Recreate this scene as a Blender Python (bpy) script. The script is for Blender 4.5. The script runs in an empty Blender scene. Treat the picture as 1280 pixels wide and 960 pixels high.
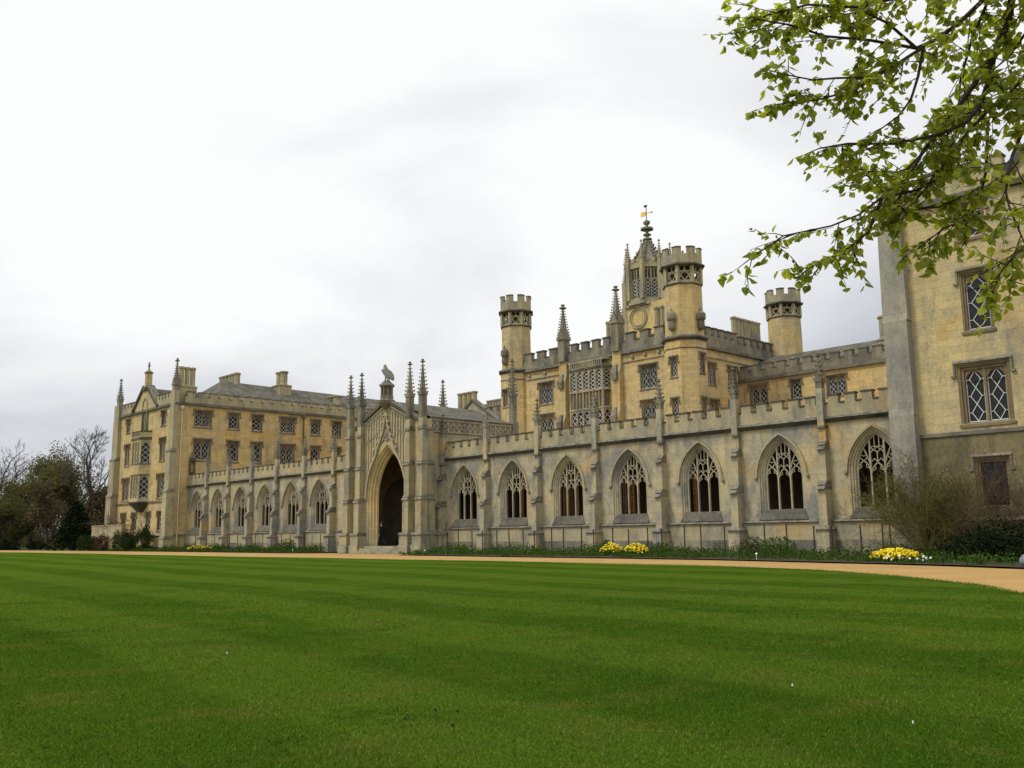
import bpy, bmesh, math, random
from mathutils import Vector, Matrix
random.seed(7)
R = math.radians
S = bpy.context.scene
# ---------------------------------------------------------------- camera
cam = bpy.data.cameras.new('camera'); co = bpy.data.objects.new('camera', cam)
S.collection.objects.link(co); S.camera = co
cam.sensor_width = 36; cam.lens = 36*1175/1280; cam.clip_start = .1; cam.clip_end = 6000
ax, ay, az = (0.68368027,0.72966323,-0.01314757), (0.12391871,-0.0983176,0.98740964), (0.71918388,-0.67670172,-0.15763673)
co.matrix_world = Matrix(((ax[0],ay[0],az[0],0),(ax[1],ay[1],az[1],0),(ax[2],ay[2],az[2],1.25),(0,0,0,1)))
# ---------------------------------------------------------------- world, sun
SUN_EL, SUN_AZ = R(52), R(-115)          # azimuth of the direction TO the sun, measured from +X
W = bpy.data.worlds.new('World'); S.world = W; W.use_nodes = True
nt = W.node_tree; N = nt.nodes; L = nt.links; N.clear()
def wn(t, **k):
    n = N.new(t)
    for a, b in k.items(): setattr(n, a, b)
    return n
out = wn('ShaderNodeOutputWorld'); bg = wn('ShaderNodeBackground'); bg.inputs[1].default_value = .1
sky = wn('ShaderNodeTexSky', sky_type='NISHITA', sun_disc=False, sun_elevation=SUN_EL, sun_rotation=math.pi/2-SUN_AZ)
tc = wn('ShaderNodeTexCoord'); sep = wn('ShaderNodeSeparateXYZ'); L.new(tc.outputs['Generated'], sep.inputs[0])
def wm(op, a, b=None, clamp=False):
    n = wn('ShaderNodeMath', operation=op, use_clamp=clamp)
    for i, v in enumerate((a, b)):
        if v is None: continue
        if isinstance(v, (int, float)): n.inputs[i].default_value = v
        else: L.new(v, n.inputs[i])
    return n.outputs[0]
zz = wm('MAXIMUM', sep.outputs[2], 0.0); den = wm('ADD', zz, .30)
cmb = wn('ShaderNodeCombineXYZ'); L.new(wm('DIVIDE', sep.outputs[0], den), cmb.inputs[0]); L.new(wm('DIVIDE', sep.outputs[1], den), cmb.inputs[1])
ns = wn('ShaderNodeTexNoise'); ns.inputs['Scale'].default_value = .95; ns.inputs['Detail'].default_value = 8; ns.inputs['Roughness'].default_value = .5
ns.inputs['Distortion'].default_value = .4
mp = wn('ShaderNodeMapping'); mp.inputs['Location'].default_value = (3.1, 1.7, 0); L.new(cmb.outputs[0], mp.inputs[0]); L.new(mp.outputs[0], ns.inputs['Vector'])
# cloud brightness: brighter towards the upper left of the view and overhead, as under a real overcast sky
lr = wm('MULTIPLY', wm('ADD', wm('MULTIPLY', sep.outputs[0], -.62), wm('MULTIPLY', sep.outputs[1], -.60)), .22)
f = wm('ADD', wm('ADD', wm('MULTIPLY', zz, 1.55), wm('MULTIPLY', wm('SUBTRACT', ns.outputs[0], .5), 1.9)), wm('ADD', lr, .09))
cr = wn('ShaderNodeValToRGB'); L.new(f, cr.inputs[0]); e = cr.color_ramp.elements
e[0].position = 0.0; e[0].color = (.43,.445,.49,1); e[1].position = .66; e[1].color = (.86,.86,.86,1)
x = cr.color_ramp.elements.new(.32); x.color = (.60,.615,.65,1)
sc = wn('ShaderNodeVectorMath', operation='SCALE'); L.new(cr.outputs[0], sc.inputs[0])
L.new(wm('MULTIPLY', wm('ADD', 1.0, wm('MULTIPLY', wm('MAXIMUM', wm('SUBTRACT', zz, .55), 0.0), 1.5)), 10.0), sc.inputs['Scale'])
mx = wn('ShaderNodeMix', data_type='RGBA'); mx.inputs[0].default_value = .97
L.new(sky.outputs[0], mx.inputs[6]); L.new(sc.outputs[0], mx.inputs[7]); L.new(mx.outputs[2], bg.inputs[0]); L.new(bg.outputs[0], out.inputs[0])
sl = bpy.data.lights.new('sun', 'SUN'); sl.energy = 1.5; sl.angle = R(14); sl.color = (1,.965,.9)
so = bpy.data.objects.new('sun', sl); S.collection.objects.link(so)
dv = Vector((math.cos(SUN_AZ)*math.cos(SUN_EL), math.sin(SUN_AZ)*math.cos(SUN_EL), math.sin(SUN_EL)))
so.rotation_euler = dv.to_track_quat('Z', 'Y').to_euler()
S.view_settings.view_transform = 'Standard'; S.view_settings.look = 'None'; S.view_settings.exposure = .22; S.view_settings.gamma = 1
S.view_settings.use_curve_mapping = False
# ---------------------------------------------------------------- materials
def newmat(name):
    m = bpy.data.materials.new(name); m.use_nodes = True; t = m.node_tree; b = t.nodes['Principled BSDF']
    b.inputs['Roughness'].default_value = .9; b.inputs['Specular IOR Level'].default_value = .2
    return m, t, b
class NT:
    def __init__(s, t): s.t = t
    def n(s, ty, **k):
        n = s.t.nodes.new(ty)
        for a, b in k.items(): setattr(n, a, b)
        return n
    def l(s, a, b): s.t.links.new(a, b)
    def noise(s, vec, scale, detail=4, rough=.55, dist=0):
        n = s.n('ShaderNodeTexNoise'); n.inputs['Scale'].default_value = scale; n.inputs['Detail'].default_value = detail
        n.inputs['Roughness'].default_value = rough; n.inputs['Distortion'].default_value = dist
        if vec is not None: s.l(vec, n.inputs['Vector'])
        return n.outputs[0]
    def scl(s, vec, v, loc=(0,0,0)):
        n = s.n('ShaderNodeMapping'); n.inputs['Scale'].default_value = v; n.inputs['Location'].default_value = loc; s.l(vec, n.inputs[0]); return n.outputs[0]
    def ramp(s, f, a, b, va=0., vb=1.):
        n = s.n('ShaderNodeMapRange'); n.inputs[1].default_value = a; n.inputs[2].default_value = b
        n.inputs[3].default_value = va; n.inputs[4].default_value = vb; s.l(f, n.inputs[0]); return n.outputs[0]
    def mix(s, f, a, b, mode='MIX'):
        n = s.n('ShaderNodeMix', data_type='RGBA', blend_type=mode)
        for i, v in ((0, f), (6, a), (7, b)):
            if isinstance(v, (int, float)): n.inputs[i].default_value = v
            elif isinstance(v, tuple): n.inputs[i].default_value = v + (1,)
            else: s.l(v, n.inputs[i])
        return n.outputs[2]
    def m(s, op, a, b=None, clamp=False):
        n = s.n('ShaderNodeMath', operation=op, use_clamp=clamp)
        for i, v in enumerate((a, b)):
            if v is None: continue
            if isinstance(v, (int, float)): n.inputs[i].default_value = v
            else: s.l(v, n.inputs[i])
        return n.outputs[0]
    def bump(s, b, h, st, dist=.02):
        n = s.n('ShaderNodeBump'); n.inputs['Strength'].default_value = st; n.inputs['Distance'].default_value = dist
        s.l(h, n.inputs['Height']); s.l(n.outputs[0], b.inputs['Normal'])
def stone(name, base, alt, grey, g0, g1, joints=.5, streak=.5, low=None, seed=0., lich=.8):
    m, t, b = newmat(name); q = NT(t)
    g = q.n('ShaderNodeNewGeometry'); P = g.outputs['Position']; sep = q.n('ShaderNodeSeparateXYZ'); q.l(P, sep.inputs[0])
    P2 = q.scl(P, (1,1,1), (seed, seed*2.3, seed*.7))
    c = q.mix(q.ramp(q.noise(P2, .33, 6, .6, .6), .38, .62), base, alt)
    c = q.mix(q.m('MULTIPLY', q.ramp(q.noise(q.scl(P2, (.9,.9,.45)), .7, 7, .66, .3), g0, g1), .9), c, grey)
    if low is not None:      # orange run-off patches
        c = q.mix(q.m('MULTIPLY', q.ramp(q.noise(q.scl(P2, (.6,.6,.9), (9,4,2)), .55, 5, .6), .55, .72), .8), c, low)
    # masonry
    cb = q.n('ShaderNodeCombineXYZ'); q.l(q.m('ADD', sep.outputs[0], sep.outputs[1]), cb.inputs[0]); q.l(sep.outputs[2], cb.inputs[1])
    br = q.n('ShaderNodeTexBrick'); q.l(cb.outputs[0], br.inputs[0]); br.inputs['Scale'].default_value = 1
    br.inputs['Brick Width'].default_value = .85; br.inputs['Row Height'].default_value = .33; br.inputs['Mortar Size'].default_value = .008
    br.inputs['Mortar Smooth'].default_value = .3
    br.inputs['Color1'].default_value = (1.14,1.09,1.0,1); br.inputs['Color2'].default_value = (.82,.83,.85,1); br.inputs['Mortar'].default_value = (.52,.50,.47,1)
    c = q.mix(joints, c, q.mix(1.0, c, br.outputs[0], 'MULTIPLY'))
    st = q.ramp(q.noise(q.scl(P2, (2.2,2.2,.16)), 1.0, 5, .65), .50, .78)
    c = q.mix(q.m('MULTIPLY', st, streak), c, q.mix(1.0, c, (.50,.48,.45), 'MULTIPLY'))
    sp = q.ramp(q.noise(P2, 2.6, 8, .72), .52, .72)
    c = q.mix(q.m('MULTIPLY', sp, .42), c, (.13,.12,.095))
    c = q.mix(q.m('MULTIPLY', q.ramp(q.noise(P2, 4.5, 8, .75, .3), .58, .72), .30), c, (.50,.46,.36))
    # black run-off patches with hard edges
    bk = q.ramp(q.noise(q.scl(P2, (1.0,1.0,.32), (3,1,8)), 1.1, 7, .62, .5), .60, .70)
    c = q.mix(q.m('MULTIPLY', bk, streak*.85), c, (.105,.098,.078))
    fine = q.noise(P2, 14, 5, .7)
    c = q.mix(.55, c, q.mix(1.0, c, q.ramp(fine, .3, .7, .60, 1.40), 'MULTIPLY'))
    up = q.n('ShaderNodeSeparateXYZ'); q.l(g.outputs['Normal'], up.inputs[0])
    li = q.m('MULTIPLY', q.ramp(up.outputs[2], .25, .7), lich)
    c = q.mix(li, c, q.mix(q.ramp(q.noise(P2, 3.2, 6, .7), .4, .6), (.085,.08,.068), (.24,.225,.18)))
    q.l(c, b.inputs['Base Color'])
    q.bump(b, q.m('ADD', q.m('MULTIPLY', fine, .6), q.m('MULTIPLY', q.m('SUBTRACT', 1.0, br.outputs[1]), joints*.5)), .5, .02)
    return m
M = {}
M['ochre'] = stone('ochre_stone', (.60,.445,.185), (.53,.42,.22), (.32,.285,.185), .52, .70, .70, .55, (.55,.32,.085), 1.)
M['ochre2'] = stone('ochre_stone_front', (.56,.45,.215), (.49,.415,.24), (.29,.27,.205), .49, .66, .65, .5, (.54,.345,.12), 5.)
M['block'] = stone('block_stone', (.61,.465,.20), (.53,.43,.235), (.34,.305,.205), .52, .70, .70, .55, (.55,.31,.08), 8.)
M['screen'] = stone('screen_stone', (.48,.415,.25), (.41,.37,.255), (.225,.225,.21), .45, .58, .45, .65, (.56,.385,.15), 3.)
M['grey'] = stone('weathered_stone', (.30,.27,.18), (.24,.225,.17), (.12,.115,.095), .44, .60, .3, .6, None, 12.)
M['trim'] = stone('trim_stone', (.44,.38,.22), (.37,.33,.215), (.215,.205,.165), .47, .64, .3, .55, (.46,.33,.14), 15.)
M['mossy'] = stone('damp_stained_stone', (.19,.16,.075), (.25,.20,.10), (.10,.095,.055), .44, .60, .4, .7, None, 22.)
M['dark'] = stone('dark_stone', (.10,.092,.072), (.15,.135,.10), (.055,.052,.046), .46, .62, 0., .4, None, 4.)  # darkest stone, for cornices, copings, sills and strings
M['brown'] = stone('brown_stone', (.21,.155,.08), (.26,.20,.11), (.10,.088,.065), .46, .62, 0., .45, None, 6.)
M['greyface'] = stone('grey_weathered_face', (.33,.31,.24), (.38,.345,.25), (.21,.205,.195), .42, .60, .18, .5, None, 33.)
M['tracery'] = stone('tracery_stone', (.44,.39,.26), (.37,.335,.24), (.26,.24,.19), .48, .66, 0., .35, None, 7., .3)
def simple(name, col, rough=.8, var=.25, scale=6., spec=.2, metal=0.):
    m, t, b = newmat(name); q = NT(t); g = q.n('ShaderNodeNewGeometry')
    n = q.noise(g.outputs['Position'], scale, 5, .6)
    q.l(q.mix(1.0, col, q.ramp(n, .3, .7, 1-var, 1+var), 'MULTIPLY'), b.inputs['Base Color'])
    b.inputs['Roughness'].default_value = rough; b.inputs['Specular IOR Level'].default_value = spec; b.inputs['Metallic'].default_value = metal
    return m
M['bars'] = simple('painted_glazing_bars', (.62,.62,.57), .6, .12)
M['lead'] = simple('lead_bars', (.05,.045,.04), .6)
M['iron'] = simple('rusty_iron', (.045,.028,.022), .7, .3, 20)
M['pipe'] = simple('pale_painted_pipe', (.60,.52,.38), .5, .15)
M['scrap'] = simple('dead_leaf', (.010,.011,.005), 1.)
M['soil'] = simple('bed_soil', (.052,.040,.027), 1., .4, 5)
M['daff'] = simple('yellow_petals', (.80,.60,.015), .6, .15, 30)
M['white'] = simple('white_petals', (.75,.77,.70), .6, .1)
M['gold'] = simple('gilded_metal', (.85,.52,.10), .35, .1, 5, .5, .6)
M['coat'] = simple('dark_coat', (.018,.019,.026), .9); M['trous'] = simple('dark_trousers', (.016,.018,.028), .9)
M['skin'] = simple('skin', (.42,.24,.17), .6, .05); M['hair'] = simple('hair', (.05,.033,.022), .8)
M['shoe'] = simple('black_shoes', (.012,.012,.012), .5)
M['boulder'] = simple('grey_boulder', (.21,.23,.26), .85, .3, 9)
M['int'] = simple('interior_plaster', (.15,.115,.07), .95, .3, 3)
M['wood'] = simple('dark_oak', (.05,.032,.02), .7, .3, 8)
def glass(name, col, tr, rough=.12):
    m, t, b = newmat(name); q = NT(t)
    b.inputs['Base Color'].default_value = col + (1,); b.inputs['Roughness'].default_value = rough; b.inputs['Specular IOR Level'].default_value = .35
    if tr:
        mxs = q.n('ShaderNodeMixShader'); tp = q.n('ShaderNodeBsdfTransparent'); tp.inputs[0].default_value = (.48,.34,.18,1)
        mxs.inputs[0].default_value = tr; q.l(b.outputs[0], mxs.inputs[1]); q.l(tp.outputs[0], mxs.inputs[2])
        q.l(mxs.outputs[0], t.nodes['Material Output'].inputs['Surface'])
    return m
M['glass'] = glass('window_glass', (.012,.013,.015), 0., .25)
M['glass_thin'] = glass('old_leaded_glass', (.012,.011,.010), .38)
def slate():
    m, t, b = newmat('stone_slates'); q = NT(t); g = q.n('ShaderNodeNewGeometry'); P = g.outputs['Position']
    sep = q.n('ShaderNodeSeparateXYZ'); q.l(P, sep.inputs[0])
    cb = q.n('ShaderNodeCombineXYZ'); q.l(q.m('ADD', sep.outputs[0], sep.outputs[1]), cb.inputs[0]); q.l(sep.outputs[2], cb.inputs[1])
    br = q.n('ShaderNodeTexBrick'); q.l(cb.outputs[0], br.inputs[0]); br.inputs['Scale'].default_value = 1
    br.inputs['Brick Width'].default_value = .32; br.inputs['Row Height'].default_value = .13; br.inputs['Mortar Size'].default_value = .012
    br.inputs['Color1'].default_value = (.125,.115,.092,1); br.inputs['Color2'].default_value = (.075,.070,.06,1); br.inputs['Mortar'].default_value = (.03,.048,.045,1)
    c = q.mix(q.ramp(q.noise(P, 1.3, 6, .65), .42, .66), br.outputs[0], (.17,.15,.10))
    c = q.mix(q.ramp(q.noise(P, .7, 5, .6), .5, .7), c, (.07,.072,.055))
    q.l(c, b.inputs['Base Color']); q.bump(b, q.m('SUBTRACT', q.noise(P, 9, 3), br.outputs[1]), .8, .03)
    return m
M['slate'] = slate()
def leafmat(name, c1, c2, trans=.35, scale=3., rough=.9):
    m, t, b = newmat(name); q = NT(t); g = q.n('ShaderNodeNewGeometry')
    rnd = g.outputs['Random Per Island']
    c = q.mix(q.m('ADD', q.m('MULTIPLY', rnd, .65), q.m('MULTIPLY', q.noise(g.outputs['Position'], scale, 3), .5), True), c1, c2)
    q.l(c, b.inputs['Base Color']); b.inputs['Roughness'].default_value = rough; b.inputs['Specular IOR Level'].default_value = .5 if rough < .8 else .04
    if trans:
        tr = q.n('ShaderNodeBsdfTranslucent'); q.l(q.mix(1.0, c, (1.5,1.5,.7), 'MULTIPLY'), tr.inputs[0])
        ms = q.n('ShaderNodeMixShader'); ms.inputs[0].default_value = trans; q.l(b.outputs[0], ms.inputs[1]); q.l(tr.outputs[0], ms.inputs[2])
        q.l(ms.outputs[0], t.nodes['Material Output'].inputs['Surface'])
    return m
M['lime'] = leafmat('lime_leaf', (.085,.13,.014), (.34,.38,.05), .62, 3., .6)
M['bark'] = simple('dark_bark', (.038,.028,.024), .9, .35, 14)
M['twig'] = simple('bare_twigs', (.085,.074,.066), .9, .3, 3)
M['twig_green'] = leafmat('olive_twigs', (.115,.105,.030), (.20,.175,.06), 0., .5, .9)
M['twig_brown'] = leafmat('brown_twigs', (.070,.052,.030), (.13,.095,.055), 0., .5, .9)
M['f_olive'] = leafmat('olive_foliage', (.042,.048,.018), (.105,.103,.040), .2, .6)
M['f_spring'] = leafmat('budding_foliage', (.070,.070,.027), (.155,.140,.058), .2, .5)
M['f_brown'] = leafmat('brown_bud_foliage', (.064,.052,.030), (.125,.095,.055), .15, .5)
M['f_dark'] = leafmat('dark_evergreen', (.006,.012,.005), (.018,.030,.011), .0, 1.)
M['f_holly'] = leafmat('dark_shrub_foliage', (.012,.026,.008), (.034,.060,.016), .1, 1.)
M['f_red'] = leafmat('red_brown_foliage', (.040,.020,.013), (.085,.040,.024), .1, 1.)
M['f_bed'] = leafmat('bed_leaves', (.022,.048,.010), (.070,.125,.024), .2, 1.4)
M['f_redleaf'] = leafmat('young_red_leaves', (.10,.028,.014), (.17,.06,.03), .2, 1.)
def lawn_color(q, P):
    sep = q.n('ShaderNodeSeparateXYZ'); q.l(P, sep.inputs[0])
    n1 = q.noise(P, .22, 5, .6, .4); n2 = q.noise(P, 1.3, 6, .65, .3)
    w = q.m('SINE', q.m('ADD', q.m('MULTIPLY', q.m('ADD', sep.outputs[1], q.m('MULTIPLY', sep.outputs[0], .10)), 1.9), q.m('MULTIPLY', n1, 1.4)))
    c = q.mix(q.ramp(n1, .38, .62), (.038,.080,.0065), (.052,.097,.0080))
    c = q.mix(q.m('MULTIPLY', q.ramp(w, -.3, .3),   .5), c, (.082,.132,.0130))
    c = q.mix(q.m('MULTIPLY', q.ramp(n2, .50, .70), .55), c, (.105,.112,.020))
    c = q.mix(q.m('MULTIPLY', q.ramp(q.noise(P, .8, 7, .7, .5), .54, .70), .5), c, (.022,.050,.0045))
    return c
def lawnmat():
    m, t, b = newmat('mown_lawn'); q = NT(t); g = q.n('ShaderNodeNewGeometry'); P = g.outputs['Position']
    c = lawn_color(q, P); n3 = q.noise(P, 55, 4, .8)
    c = q.mix(.9, c, q.mix(1.0, c, q.ramp(n3, .32, .68, .45, 1.5), 'MULTIPLY'))
    q.l(c, b.inputs['Base Color']); b.inputs['Specular IOR Level'].default_value = 0.
    q.bump(b, q.m('ADD', n3, q.m('MULTIPLY', q.noise(P, 9, 4, .7), 1.2)), .9, .03)
    return m
def blademat():
    m, t, b = newmat('grass_blade'); q = NT(t); g = q.n('ShaderNodeNewGeometry'); P = g.outputs['Position']
    c = lawn_color(q, P); c = q.mix(1.0, c, q.ramp(g.outputs['Random Per Island'], 0., 1., .5, 2.3), 'MULTIPLY')
    q.l(c, b.inputs['Base Color']); b.inputs['Specular IOR Level'].default_value = 0.
    return m
M['lawn'] = lawnmat()
def gravelmat():
    m, t, b = newmat('ochre_gravel'); q = NT(t); g = q.n('ShaderNodeNewGeometry'); P = g.outputs['Position']
    c = q.mix(q.ramp(q.noise(P, .5, 5, .6), .35, .65), (.33,.205,.068), (.40,.25,.09))
    c = q.mix(.7, c, q.mix(1.0, c, q.ramp(q.noise(P, 45, 4, .8), .3, .7, .62, 1.38), 'MULTIPLY'))
    c = q.mix(q.m('MULTIPLY', q.ramp(q.noise(P, 2.2, 6, .7), .56, .74), .35), c, (.25,.17,.085))
    c = q.mix(.6, c, q.mix(1.0, c, q.ramp(q.noise(q.scl(P,(1,1.6,1)), 7, 6, .75), .35, .65, .78, 1.22), 'MULTIPLY'))
    q.l(c, b.inputs['Base Color']); q.bump(b, q.noise(P, 50, 3), .6, .01)
    return m
M['gravel'] = gravelmat()
M['blade'] = blademat()
M['rough_grass'] = simple('rough_grass', (.035,.070,.014), 1., .5, .8)
# ---------------------------------------------------------------- helpers
def link(o): S.collection.objects.link(o); return o
class MB:
    def __init__(s): s.v = []; s.f = []; s.M = Matrix.Identity(4)
    def add(s, pts, faces):
        o = len(s.v); M_ = s.M
        s.v += [tuple(M_ @ Vector(p)) for p in pts]; s.f += [tuple(i+o for i in f) for f in faces]
    def poly(s, *pts): s.add(pts, [tuple(range(len(pts)))])
    def hexa(s, b, t):
        """b, t: (x0,x1,y0,y1,z) bottom and top rectangles"""
        p = [(b[0],b[2],b[4]),(b[1],b[2],b[4]),(b[1],b[3],b[4]),(b[0],b[3],b[4]),(t[0],t[2],t[4]),(t[1],t[2],t[4]),(t[1],t[3],t[4]),(t[0],t[3],t[4])]
        s.add(p, [(0,3,2,1),(4,5,6,7),(0,1,5,4),(1,2,6,5),(2,3,7,6),(3,0,4,7)])
    def box(s, x0, x1, y0, y1, z0, z1): s.hexa((x0,x1,y0,y1,z0), (x0,x1,y0,y1,z1))
    def prism_y(s, poly, y0, y1):
        n = len(poly); p = [(x,y0,z) for x, z in poly]+[(x,y1,z) for x, z in poly]
        s.add(p, [tuple(range(n)), tuple(range(2*n-1, n-1, -1))]+[(i,(i+1)%n,(i+1)%n+n,i+n) for i in range(n)])
    def ngon(s, cx, cy, rs, zs, n=8, rot=None, cap=True):
        """lathe of an n-gon; rs across corners, listed with zs from the bottom up"""
        if rot is None: rot = math.pi/n
        p = []
        for r, z in zip(rs, zs):
            for k in range(n): a = rot+2*math.pi*k/n; p.append((cx+r*math.cos(a), cy+r*math.sin(a), z))
        f = []
        for i in range(len(rs)-1):
            for k in range(n): f.append((i*n+k, i*n+(k+1)%n, (i+1)*n+(k+1)%n, (i+1)*n+k))
        if cap: f.append(tuple(range(n-1,-1,-1))); f.append(tuple((len(rs)-1)*n+k for k in range(n)))
        s.add(p, f)
    def ribbon(s, path, w, y0, y1, closed=False):
        """thick bar along a path in the xz plane"""
        n = len(path); L_, R_ = [], []
        for i, (x, z) in enumerate(path):
            a = path[i-1] if (i or closed) else path[i]; b = path[(i+1) % n] if (i < n-1 or closed) else path[i]
            dx, dz = b[0]-a[0], b[1]-a[1]; l = math.hypot(dx, dz) or 1
            nx, nz = -dz/l*w/2, dx/l*w/2; L_.append((x+nx, z+nz)); R_.append((x-nx, z-nz))
        p = [(x,y0,z) for x, z in L_]+[(x,y0,z) for x, z in R_]+[(x,y1,z) for x, z in L_]+[(x,y1,z) for x, z in R_]
        f = []
        for i in range(n if closed else n-1):
            j = (i+1) % n; f += [(i,j,n+j,n+i),(2*n+i,3*n+i,3*n+j,2*n+j),(i,2*n+i,2*n+j,j),(n+i,n+j,3*n+j,3*n+i)]
        if not closed: f += [(0,n,3*n,2*n),(n-1,3*n-1,4*n-1,2*n-1)]
        s.add(p, f)
    def tube(s, pts, rad, n=6, flat=1.0):
        pts = [Vector(p) for p in pts]; p = []; m = len(pts); up = Vector((0,0,1))
        for i, c in enumerate(pts):
            d = (pts[min(i+1,m-1)]-pts[max(i-1,0)]).normalized()
            a = d.cross(up)
            if a.length < .05: a = d.cross(Vector((1,0,0)))
            a.normalize(); b = d.cross(a).normalized(); r = rad[i] if isinstance(rad, (list,tuple)) else rad
            for k in range(n): t = 2*math.pi*k/n; p.append(tuple(c+a*r*math.cos(t)+b*r*flat*math.sin(t)))
        f = [(i*n+k, i*n+(k+1)%n, (i+1)*n+(k+1)%n, (i+1)*n+k) for i in range(m-1) for k in range(n)]
        f += [tuple(range(n-1,-1,-1)), tuple((m-1)*n+k for k in range(n))]
        s.add(p, f)
    def mesh(s, name, mat, smooth=False):
        me = bpy.data.meshes.new(name); me.from_pydata(s.v, [], s.f); me.materials.append(M[mat] if isinstance(mat, str) else mat)
        if smooth: me.polygons.foreach_set('use_smooth', [True]*len(me.polygons))
        bm = bmesh.new(); bm.from_mesh(me)
        bmesh.ops.recalc_face_normals(bm, faces=bm.faces); bm.to_mesh(me); bm.free()
        me.update(); return me
    def build(s, name, mat, parent=None, smooth=False, label=None):
        return put(name, s.mesh(name, mat, smooth), parent, label=label)
def merge_mesh(name, *pairs):
    V, F, MI, mats = [], [], [], []
    for i, (mb_, mt) in enumerate(pairs):
        o_ = len(V); V += mb_.v; F += [tuple(k+o_ for k in f) for f in mb_.f]; MI += [i]*len(mb_.f); mats.append(M[mt])
    me = bpy.data.meshes.new(name); me.from_pydata(V, [], F)
    for m_ in mats: me.materials.append(m_)
    me.polygons.foreach_set('material_index', MI); bm = bmesh.new(); bm.from_mesh(me); bmesh.ops.recalc_face_normals(bm, faces=bm.faces); bm.to_mesh(me); bm.free(); me.update(); return me
def merged(name, parent, *pairs): return put(name, merge_mesh(name, *pairs), parent)
def put(name, me, parent=None, loc=(0,0,0), rz=0, label=None):
    o = link(bpy.data.objects.new(name, me)); o.location = loc; o.rotation_euler = (0,0,rz)
    if parent:
        o.parent = parent
        if parent.get('category') is not None: o.location = Vector(loc)-parent.location     # things are never rotated
    if label: o['label'] = label
    return o
def thing(name, label, cat, loc=(0,0,0), group=None):
    o = link(bpy.data.objects.new(name, None)); o.location = loc; o.empty_display_size = .5
    o['label'] = label; o['category'] = cat
    if group: o['group'] = group
    return o
def tag(o, label, cat, group=None):
    o['label'] = label; o['category'] = cat
    if group: o['group'] = group
    return o
def struct(name, mb, mat, kind='structure'):
    o = mb.build(name, mat); o['kind'] = kind; return o
def arch(cx, zs, hw, rise, n=9):
    """pointed arch from the left springing over the apex to the right springing"""
    rr = max(rise, hw*1.02); k = rise/rr; r = (hw*hw+rr*rr)/(2*hw); c = r-hw
    a1 = math.atan2(rr, c); left = []
    for i in range(n+1):
        a = a1*i/n; left.append((-(r*math.cos(a)-c), r*math.sin(a)*k))
    return [(cx+x, zs+z) for x, z in left]+[(cx-x, zs+z) for x, z in reversed(left[:-1])]
def arch_face(mb, u0, u1, z0, z1, cx, sill, zs, hw, rise, y):
    A = arch(cx, zs, hw, rise); n = len(A)//2; Lf, Rt = A[:n+1], A[n:]
    if sill > z0: mb.poly((u0,y,z0),(u1,y,z0),(u1,y,sill),(u0,y,sill))
    mb.poly((u0,y,sill),(cx-hw,y,sill),(cx-hw,y,zs),(u0,y,zs)); mb.poly((cx+hw,y,sill),(u1,y,sill),(u1,y,zs),(cx+hw,y,zs))
    for a, b in zip(Lf, Lf[1:]): mb.poly((u0,y,a[1]),(a[0],y,a[1]),(b[0],y,b[1]),(u0,y,b[1]))
    for a, b in zip(Rt, Rt[1:]): mb.poly((a[0],y,a[1]),(u1,y,a[1]),(u1,y,b[1]),(b[0],y,b[1]))
    top = zs+rise
    if z1 > top: mb.poly((u0,y,top),(u1,y,top),(u1,y,z1),(u0,y,z1))
def arch_reveal(mb, cx, orders, zs, hw, rise):
    """orders: list of (inset, y, sill_z): lofts jambs and arch through them"""
    rows = []
    r = (hw*hw+rise*rise)/(2*hw); c = r-hw
    for ins, y, sill in orders:
        h2 = hw-ins; r2 = r-ins; rise2 = math.sqrt(max(r2*r2-c*c, .01))
        A = arch(cx, zs, h2, rise2); rows.append([(cx-h2,y,sill)]+[(a[0],y,a[1]) for a in A]+[(cx+h2,y,sill)])
    for a, b in zip(rows, rows[1:]):
        for i in range(len(a)-1): mb.poly(a[i], a[i+1], b[i+1], b[i])
        mb.poly(a[0], a[-1], b[-1], b[0])
    return h2, rise2
def wall(mb, u0, u1, z0, z1, holes=(), y=0., d=.32, back=True):
    us = sorted({u0, u1, *[h[0] for h in holes], *[h[1] for h in holes]}); zs = sorted({z0, z1, *[h[2] for h in holes], *[h[3] for h in holes]})
    for a, b in zip(us, us[1:]):
        for c, e_ in zip(zs, zs[1:]):
            mu, mz = (a+b)/2, (c+e_)/2
            if any(h[0] < mu < h[1] and h[2] < mz < h[3] for h in holes): continue
            mb.poly((a,y,c),(b,y,c),(b,y,e_),(a,y,e_))
    for h in holes:
        a, b, c, e_ = h
        mb.poly((a,y,c),(b,y,c),(b,y+d,c),(a,y+d,c)); mb.poly((a,y,e_),(b,y,e_),(b,y+d,e_),(a,y+d,e_))
        mb.poly((a,y,c),(a,y+d,c),(a,y+d,e_),(a,y,e_)); mb.poly((b,y,c),(b,y+d,c),(b,y+d,e_),(b,y,e_))
def crenels(mb, cap, u0, u1, zb, zl, zh, y0, y1, period, frac=.64, start_gap=False, capo=.045, capt=.075):
    """battlement between u0 and u1: a low wall with merlons; copings go into mesh cap"""
    mb.box(u0, u1, y0, y1, zb, zl)
    n = max(1, round((u1-u0)/period)); p = (u1-u0)/n; m = p*frac; u = u0
    for i in range(n):
        a = u0+i*p+(p-m)/2; b = a+m
        mb.box(a, b, y0, y1, zl, zh)
        cap.box(a-capo, b+capo, y0-capo, y1+capo, zh, zh+capt)
        pass
        for g0, g1 in ((u, a-capo), ): 
            if g1-g0 > .02: cap.box(g0, g1, y0-capo, y1+capo, zl+.002, zl+.07)
        u = b+capo
    if u1-u > .02: cap.box(u, u1, y0-capo, y1+capo, zl+.002, zl+.07)
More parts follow.
